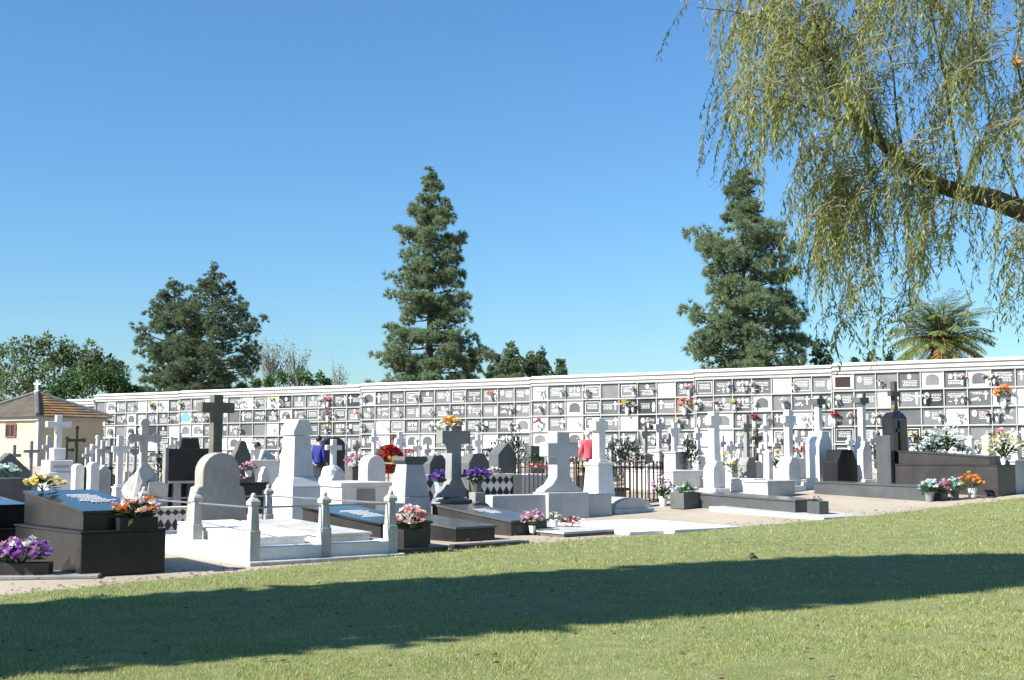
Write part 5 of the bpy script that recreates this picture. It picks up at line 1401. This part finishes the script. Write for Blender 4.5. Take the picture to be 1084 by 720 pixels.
# ------------------------------------------------------------------ palm
def palm(label, px, Y, cy, size):
    r = random.Random(150); p = GY(px, Y); root = thing('palm_tree', label, 'palm tree', p)
    zc = hz(cy, px, Y) - p.z
    t = MB(); t.tube([(0, 0, -.4), (.05, 0, zc * .5), (0, 0, zc)], [.36, .30, .38], 12); t.build('trunk', bark, root)
    m = MB()
    for k in range(40):
        a = 2.4 * k; z = zc - .1 - (k % 10) * .12; m.tube([(math.cos(a) * .3, math.sin(a) * .3, z), (math.cos(a) * .55, math.sin(a) * .55, z + .28)], [.08, .03], 4)
    m.build('frond_stubs', bark, root)
    N, S = MB(), MB(); D = MB()
    for k in range(64):
        az = 2.399 * k + r.gauss(0, .1); el = math.radians(88 - 100 * (k / 64) ** 1.3) + r.gauss(0, .08)
        L = size * r.uniform(.9, 1.12); pos = Vector((0, 0, zc + .05)); d0 = el
        pts = [pos.copy()]; n = 12
        for i in range(n):
            d0 -= (.05 + .10 * i / n) * r.uniform(.8, 1.2) * (1.0 if el > -.2 else .6)
            pos = pos + Vector((math.cos(az) * math.cos(d0), math.sin(az) * math.cos(d0), math.sin(d0))) * L / n; pts.append(pos.copy())
        dry = k > 59
        (D if dry else S).tube(pts, [.035 * (1 - .85 * i / n) for i in range(n + 1)], 4)
        for i in range(2, n + 1):
            for h in range(3):
                q = pts[i - 1].lerp(pts[i], (h + .5) / 3); dd = (pts[i] - pts[i - 1]).normalized(); sd = Vector((-math.sin(az), math.cos(az), 0)); up = sd.cross(dd)
                ll = size * .24 * math.sin(PI * min(.97, (i - 1 + h / 3) / n * .85 + .12)) + .05
                for sg in (-1, 1):
                    e = dd * .75 + sd * sg * .9 - up * r.uniform(-.35, .1) + Vector((0, 0, -.30))
                    leaf(D if dry else N, q, e, ll * r.uniform(.9, 1.2), .034, 0, r)
    for k in range(26):
        a = r.uniform(0, 2 * PI); D.tube([(0, 0, zc), (math.cos(a) * .5, math.sin(a) * .5, zc + .35), (math.cos(a) * .8, math.sin(a) * .8, zc - .2)], .025, 4)
    S.build('frond_stems', palm_dry, root); N.build('crown', palm_m, root); D.build('dry_fronds', palm_dry, root)
palm('feathery palm tree rising behind the right end of the niche wall', 1000, 56, 364, 2.65)

# ------------------------------------------------------------------ weeping willow at the right
def lowest(px):
    T = [(730, 25), (750, 60), (762, 165), (780, 200), (800, 215), (815, 165), (832, 150), (846, 200), (856, 330), (872, 385), (888, 372), (905, 330), (925, 372), (948, 366), (970, 318), (992, 296), (1010, 268), (1030, 250), (1048, 268), (1060, 330), (1078, 372), (1120, 385), (1200, 400)]
    for (a, ya), (b, yb) in zip(T[:-1], T[1:]):
        if a <= px <= b: return ya + (yb - ya) * (px - a) / (b - a)
    return 0
def willow():
    r = random.Random(160)
    base = Vector((8.9, 15.2, 0)); root = thing('willow_tree', 'weeping willow hanging its thin yellow-green strands into the picture from the right', 'willow', base)
    P = lambda px, py, Y: W(px, py, Y) - base
    T = MB(); fork = Vector((0, 0, 3.3))
    T.tube([(0, 0, -.4), (.05, 0, .4), (-.05, .05, 1.8), fork], [.52, .40, .34, .32], 12)
    T.tube([fork - Vector((0, 0, .05)), (.2, .2, 5.2), (.1, .3, 7.6), (-.2, .3, 9.5)], [.28, .24, .17, .08], 10)
    T.build('trunk', bark, root)
    B = MB()
    limb = [fork - Vector((0, 0, .15)), P(1150, 250, 14.6), P(1084, 224, 14.2), P(1052, 211, 14.1), P(1018, 204, 14.0), P(988, 194, 13.9), P(958, 174, 13.8), P(934, 152, 13.8), P(912, 132, 13.7), P(893, 104, 13.7), P(878, 70, 13.7), P(866, 30, 13.6), P(850, -15, 13.6)]
    B.tube(limb, [.22, .16, .125, .115, .10, .09, .072, .062, .05, .042, .034, .026, .018], 9)
    # side limbs
    hub = Vector((.15, .25, 6.6))
    subs = [([limb[4], P(1010, 150, 13.6), P(1000, 80, 13.4), P(985, 10, 13.2), P(970, -60, 13)], .034),
            ([limb[6], P(950, 130, 14.4), P(945, 70, 14.8), P(930, 20, 15)], .04), ([limb[8], P(880, 125, 13.2), P(850, 112, 13.0), P(815, 100, 12.9), P(790, 90, 12.8)], .03),
            ([limb[9], P(860, 78, 14.2), P(830, 55, 14.4), P(800, 45, 14.6), P(768, 40, 14.6)], .03), ([limb[10], P(850, 48, 13.3), P(815, 22, 13.2), P(775, 12, 13.1), P(738, 8, 13.0)], .028),
            ([limb[7], P(925, 120, 13.2), P(915, 75, 13.0)], .04),
            ([hub, P(1120, 10, 14.2), P(1096, 40, 14.0), P(1082, 92, 13.9), P(1076, 66, 13.8)], .07),
            ([hub, P(1120, -90, 14.4), P(1060, -120, 14.2), P(980, -110, 14.1), P(890, -70, 13.9), P(800, -30, 13.7)], .08),
            ([hub, P(1150, -60, 13.2), P(1070, -60, 12.6), P(1010, -40, 12.4), P(960, -20, 12.3)], .07),
            ([limb[2], P(1070, 190, 14.6), P(1050, 140, 15.0), P(1040, 70, 15.3), P(1035, 10, 15.4)], .03), ([hub, P(1160, -20, 15.6), P(1090, 20, 15.6), P(1040, 50, 15.8)], .06)]
    src = []
    for pts, r0 in subs:
        B.tube(pts, [r0 * .62 * (1 - .8 * i / (len(pts) - 1)) for i in range(len(pts))], 7)
    B.build('limbs', bark, root)
    st = MB().lathe([(.062, 0), (.066, .03), (.06, .06)], n=10); st.build('sawn_stub', cut_wood, root, P(1075, 66, 13.78), (R(70), R(20), 0))
    st = MB().lathe([(.030, 0), (.032, .03), (.03, .06)], n=10); st.build('sawn_stub', cut_wood, root, P(899, 126, 13.55), (R(70), R(-40), 0))
    N, S = MB(), MB()
    chains = [limb[2:]] + [s for s, _ in subs]
    def strand(p0, px, py, Y, L, dens):
        az = r.uniform(0, 2 * PI); out = r.uniform(.05, .45) * min(1, L)
        lean = r.gauss(-.06, .22); ly = r.gauss(0, .2)
        n = max(3, int(L / .13)); pts = [p0.copy()]
        ph = r.uniform(0, 6)
        for i in range(n):
            q = (i + 1) / n; o = out * (1 - (1 - q) ** 2.2)
            pts.append(p0 + Vector((math.cos(az) * o + lean * L * q + .02 * math.sin(ph + 7 * q), math.sin(az) * o + ly * L * q, -L * q ** 1.25 + .12 * out * math.sin(PI * q))))
        S.tube(pts, [.0042 * (1 - .6 * i / n) for i in range(n + 1)], 3)
        big = r.uniform(.8, 1.25)
        for i in range(n):
            for h in range(dens):
                c = pts[i].lerp(pts[i + 1], (h + r.random()) / dens)
                a = r.uniform(0, 2 * PI); o = r.uniform(.3, 1.3)
                d = Vector((math.cos(a) * o, math.sin(a) * o, -1))
                leaf(N, c, d, r.uniform(.06, .11) * big, r.uniform(.007, .0115) * big, 0, r)
    cnt = 0; left = 0; kx = ky = kY = 0
    for _ in range(14000):
        if cnt >= NSTRAND: break
        if not left:
            kx = r.uniform(766, 1130); ky = r.uniform(-110, lowest(kx) - 25); left = r.randint(5, 13); kY = r.gauss(13.8, .75)
        left -= 1
        px = kx + r.gauss(0, 8); lo = lowest(px); py = ky + r.gauss(0, 13)
        if py > lo - 12: continue
        # thinner towards the upper left, open sky at the gap by the right edge
        dn = 1.0
        if px < 800: dn = .40 + .35 * (py > 20)
        elif px < 850 : dn = .62
        if 1015 < px < 1062 and py > 200: dn = .25
        if py > 255: dn *= .55
        if 868 < px < 905 and py < 85: dn *= .45
        if 925 < px < 985 and 0 < py < 70: dn *= .45
        cl = .5 + .5 * math.sin(px * .071 + 1.3) * math.sin(py * .045 + px * .02)
        if px > 985 and 165 < py < 250: dn *= .35
        if px > 1000 : dn *= .8
        if r.random() > dn * (.35 + .75 * cl): continue
        Y = kY + r.gauss(0, .12); p = P(px, py, Y)
        Lmax = (lo + r.gauss(0, 14) - py) * Y / FPX
        L = min(max(.25, Lmax), r.uniform(.25, 1.1))
        if Lmax < .2: continue
        # a twig carries the strand from the limbs' side
        tw = p + Vector((r.uniform(.05, .4), r.gauss(0, .15), r.uniform(.0, .22)))
        S.tube([tw, p.lerp(tw, .5) + Vector((0, 0, .04)), p], [.007, .006, .0045], 3)
        for h in range(5): leaf(N, tw.lerp(p, r.random()), (r.gauss(0, 1), r.gauss(0, 1), -.6), .09, .011, 0, r)
        strand(p, px, py, Y, L, 6); cnt += 1
    # foliage close round the limbs
    for pts, w_ in [(limb[4:], 150)] + [(s, 26) for s, _ in subs[2:5]]:
        for _ in range(w_):
            i = r.randrange(len(pts) - 1); p = pts[i].lerp(pts[i + 1], r.random()) + Vector((r.gauss(0, .12), r.gauss(-.15, .15), abs(r.gauss(.05, .12))))
            ppx = CX0 + FPX * CP * (p + base).x / (p + base).y
            if ppx > 1000 and r.random() < .6: continue
            strand(p, 0, 0, 0, r.uniform(.25, .8), 6)
    S.build('twigs', twig_m, root)
    N.build('crown', willow_m, root)
willow()

# ------------------------------------------------------------------ the dense cypress beside the lawn whose shadow lies across it
def cypress():
    r = random.Random(170)
    d = Vector((-.86, -.51, 0)).normalized(); n_ = Vector((-d.y * -1, d.x * -1, 0)); n_ = Vector((-.51, .86, 0))
    p = Vector((.86, .51, 0)) * -6.4 + n_ * 11.9
    root = thing('cypress_tree', 'dense tall cypress standing off to the left, throwing the long shadow across the lawn', 'cypress', (p.x, p.y, 0))
    MB().tube([(0, 0, -.4), (0, 0, 9), (0, 0, 17)], [.35, .22, .05], 8).build('trunk', bark, root)
    N = MB()
    H = CYP_H
    for k in range(15000):
        z = .9 + (H - .9) * r.random()
        f = z / H
        rad = 2.25 * min(1, (.74 + .9 * f)) * (1 if f < .72 else max(0.0, 1 - ((f - .72) / .28) ** 1.8))
        a = r.uniform(0, 2 * PI); q = rad * math.sqrt(r.uniform(.0, 1))
        leaf(N, (q * math.cos(a), q * math.sin(a), z - .3), (math.cos(a) * .5 + r.gauss(0, .5), math.sin(a) * .5 + r.gauss(0, .5), r.gauss(.6, .7)), r.uniform(.3, .5), .16, 0, r)
    N.build('crown', pine_dark, root)
cypress()
# ------------------------------------------------------------------ light, sky, camera
SUN_AZ = math.atan2(-.86, -.51); SUN_EL = R(38)
world = bpy.data.worlds.new('World'); scene.world = world; world.use_nodes = True
nt = world.node_tree; bg = nt.nodes['Background']
sky = nt.nodes.new('ShaderNodeTexSky'); sky.sky_type = 'NISHITA'; sky.sun_disc = False
sky.sun_elevation = SUN_EL; sky.sun_rotation = SUN_AZ; sky.altitude = 50; sky.air_density = 1.4; sky.dust_density = DUST; sky.ozone_density = OZ
tint = mixrgb(nt, 1.0, sky.outputs['Color'], (0.82, 0.97, 1.03), 'MULTIPLY')
nt.links.new(tint, bg.inputs['Color']); bg.inputs['Strength'].default_value = SKY
ld = bpy.data.lights.new('sun', 'SUN'); ld.energy = SUN; ld.angle = R(.5); ld.color = (1.0, .965, .905)
so = bpy.data.objects.new('sun', ld); link(so)
sv = Vector((math.sin(SUN_AZ) * math.cos(SUN_EL), math.cos(SUN_AZ) * math.cos(SUN_EL), math.sin(SUN_EL)))
so.rotation_euler = sv.to_track_quat('Z', 'Y').to_euler()
so.location = sv * 60
cd = bpy.data.cameras.new('camera'); cam = bpy.data.objects.new('camera', cd); link(cam)
cam.location = (0, 0, EYE); cam.rotation_euler = (PI / 2 + PITCH, 0, 0)
cd.sensor_fit = 'HORIZONTAL'; cd.sensor_width = 36; cd.lens = 36 * FPX / 1084
cd.clip_start = .1; cd.clip_end = 8000
scene.camera = cam
vs = scene.view_settings
vs.view_transform = 'Standard'; vs.look = 'None'; vs.exposure = EXPO; vs.gamma = 1; vs.use_curve_mapping = False
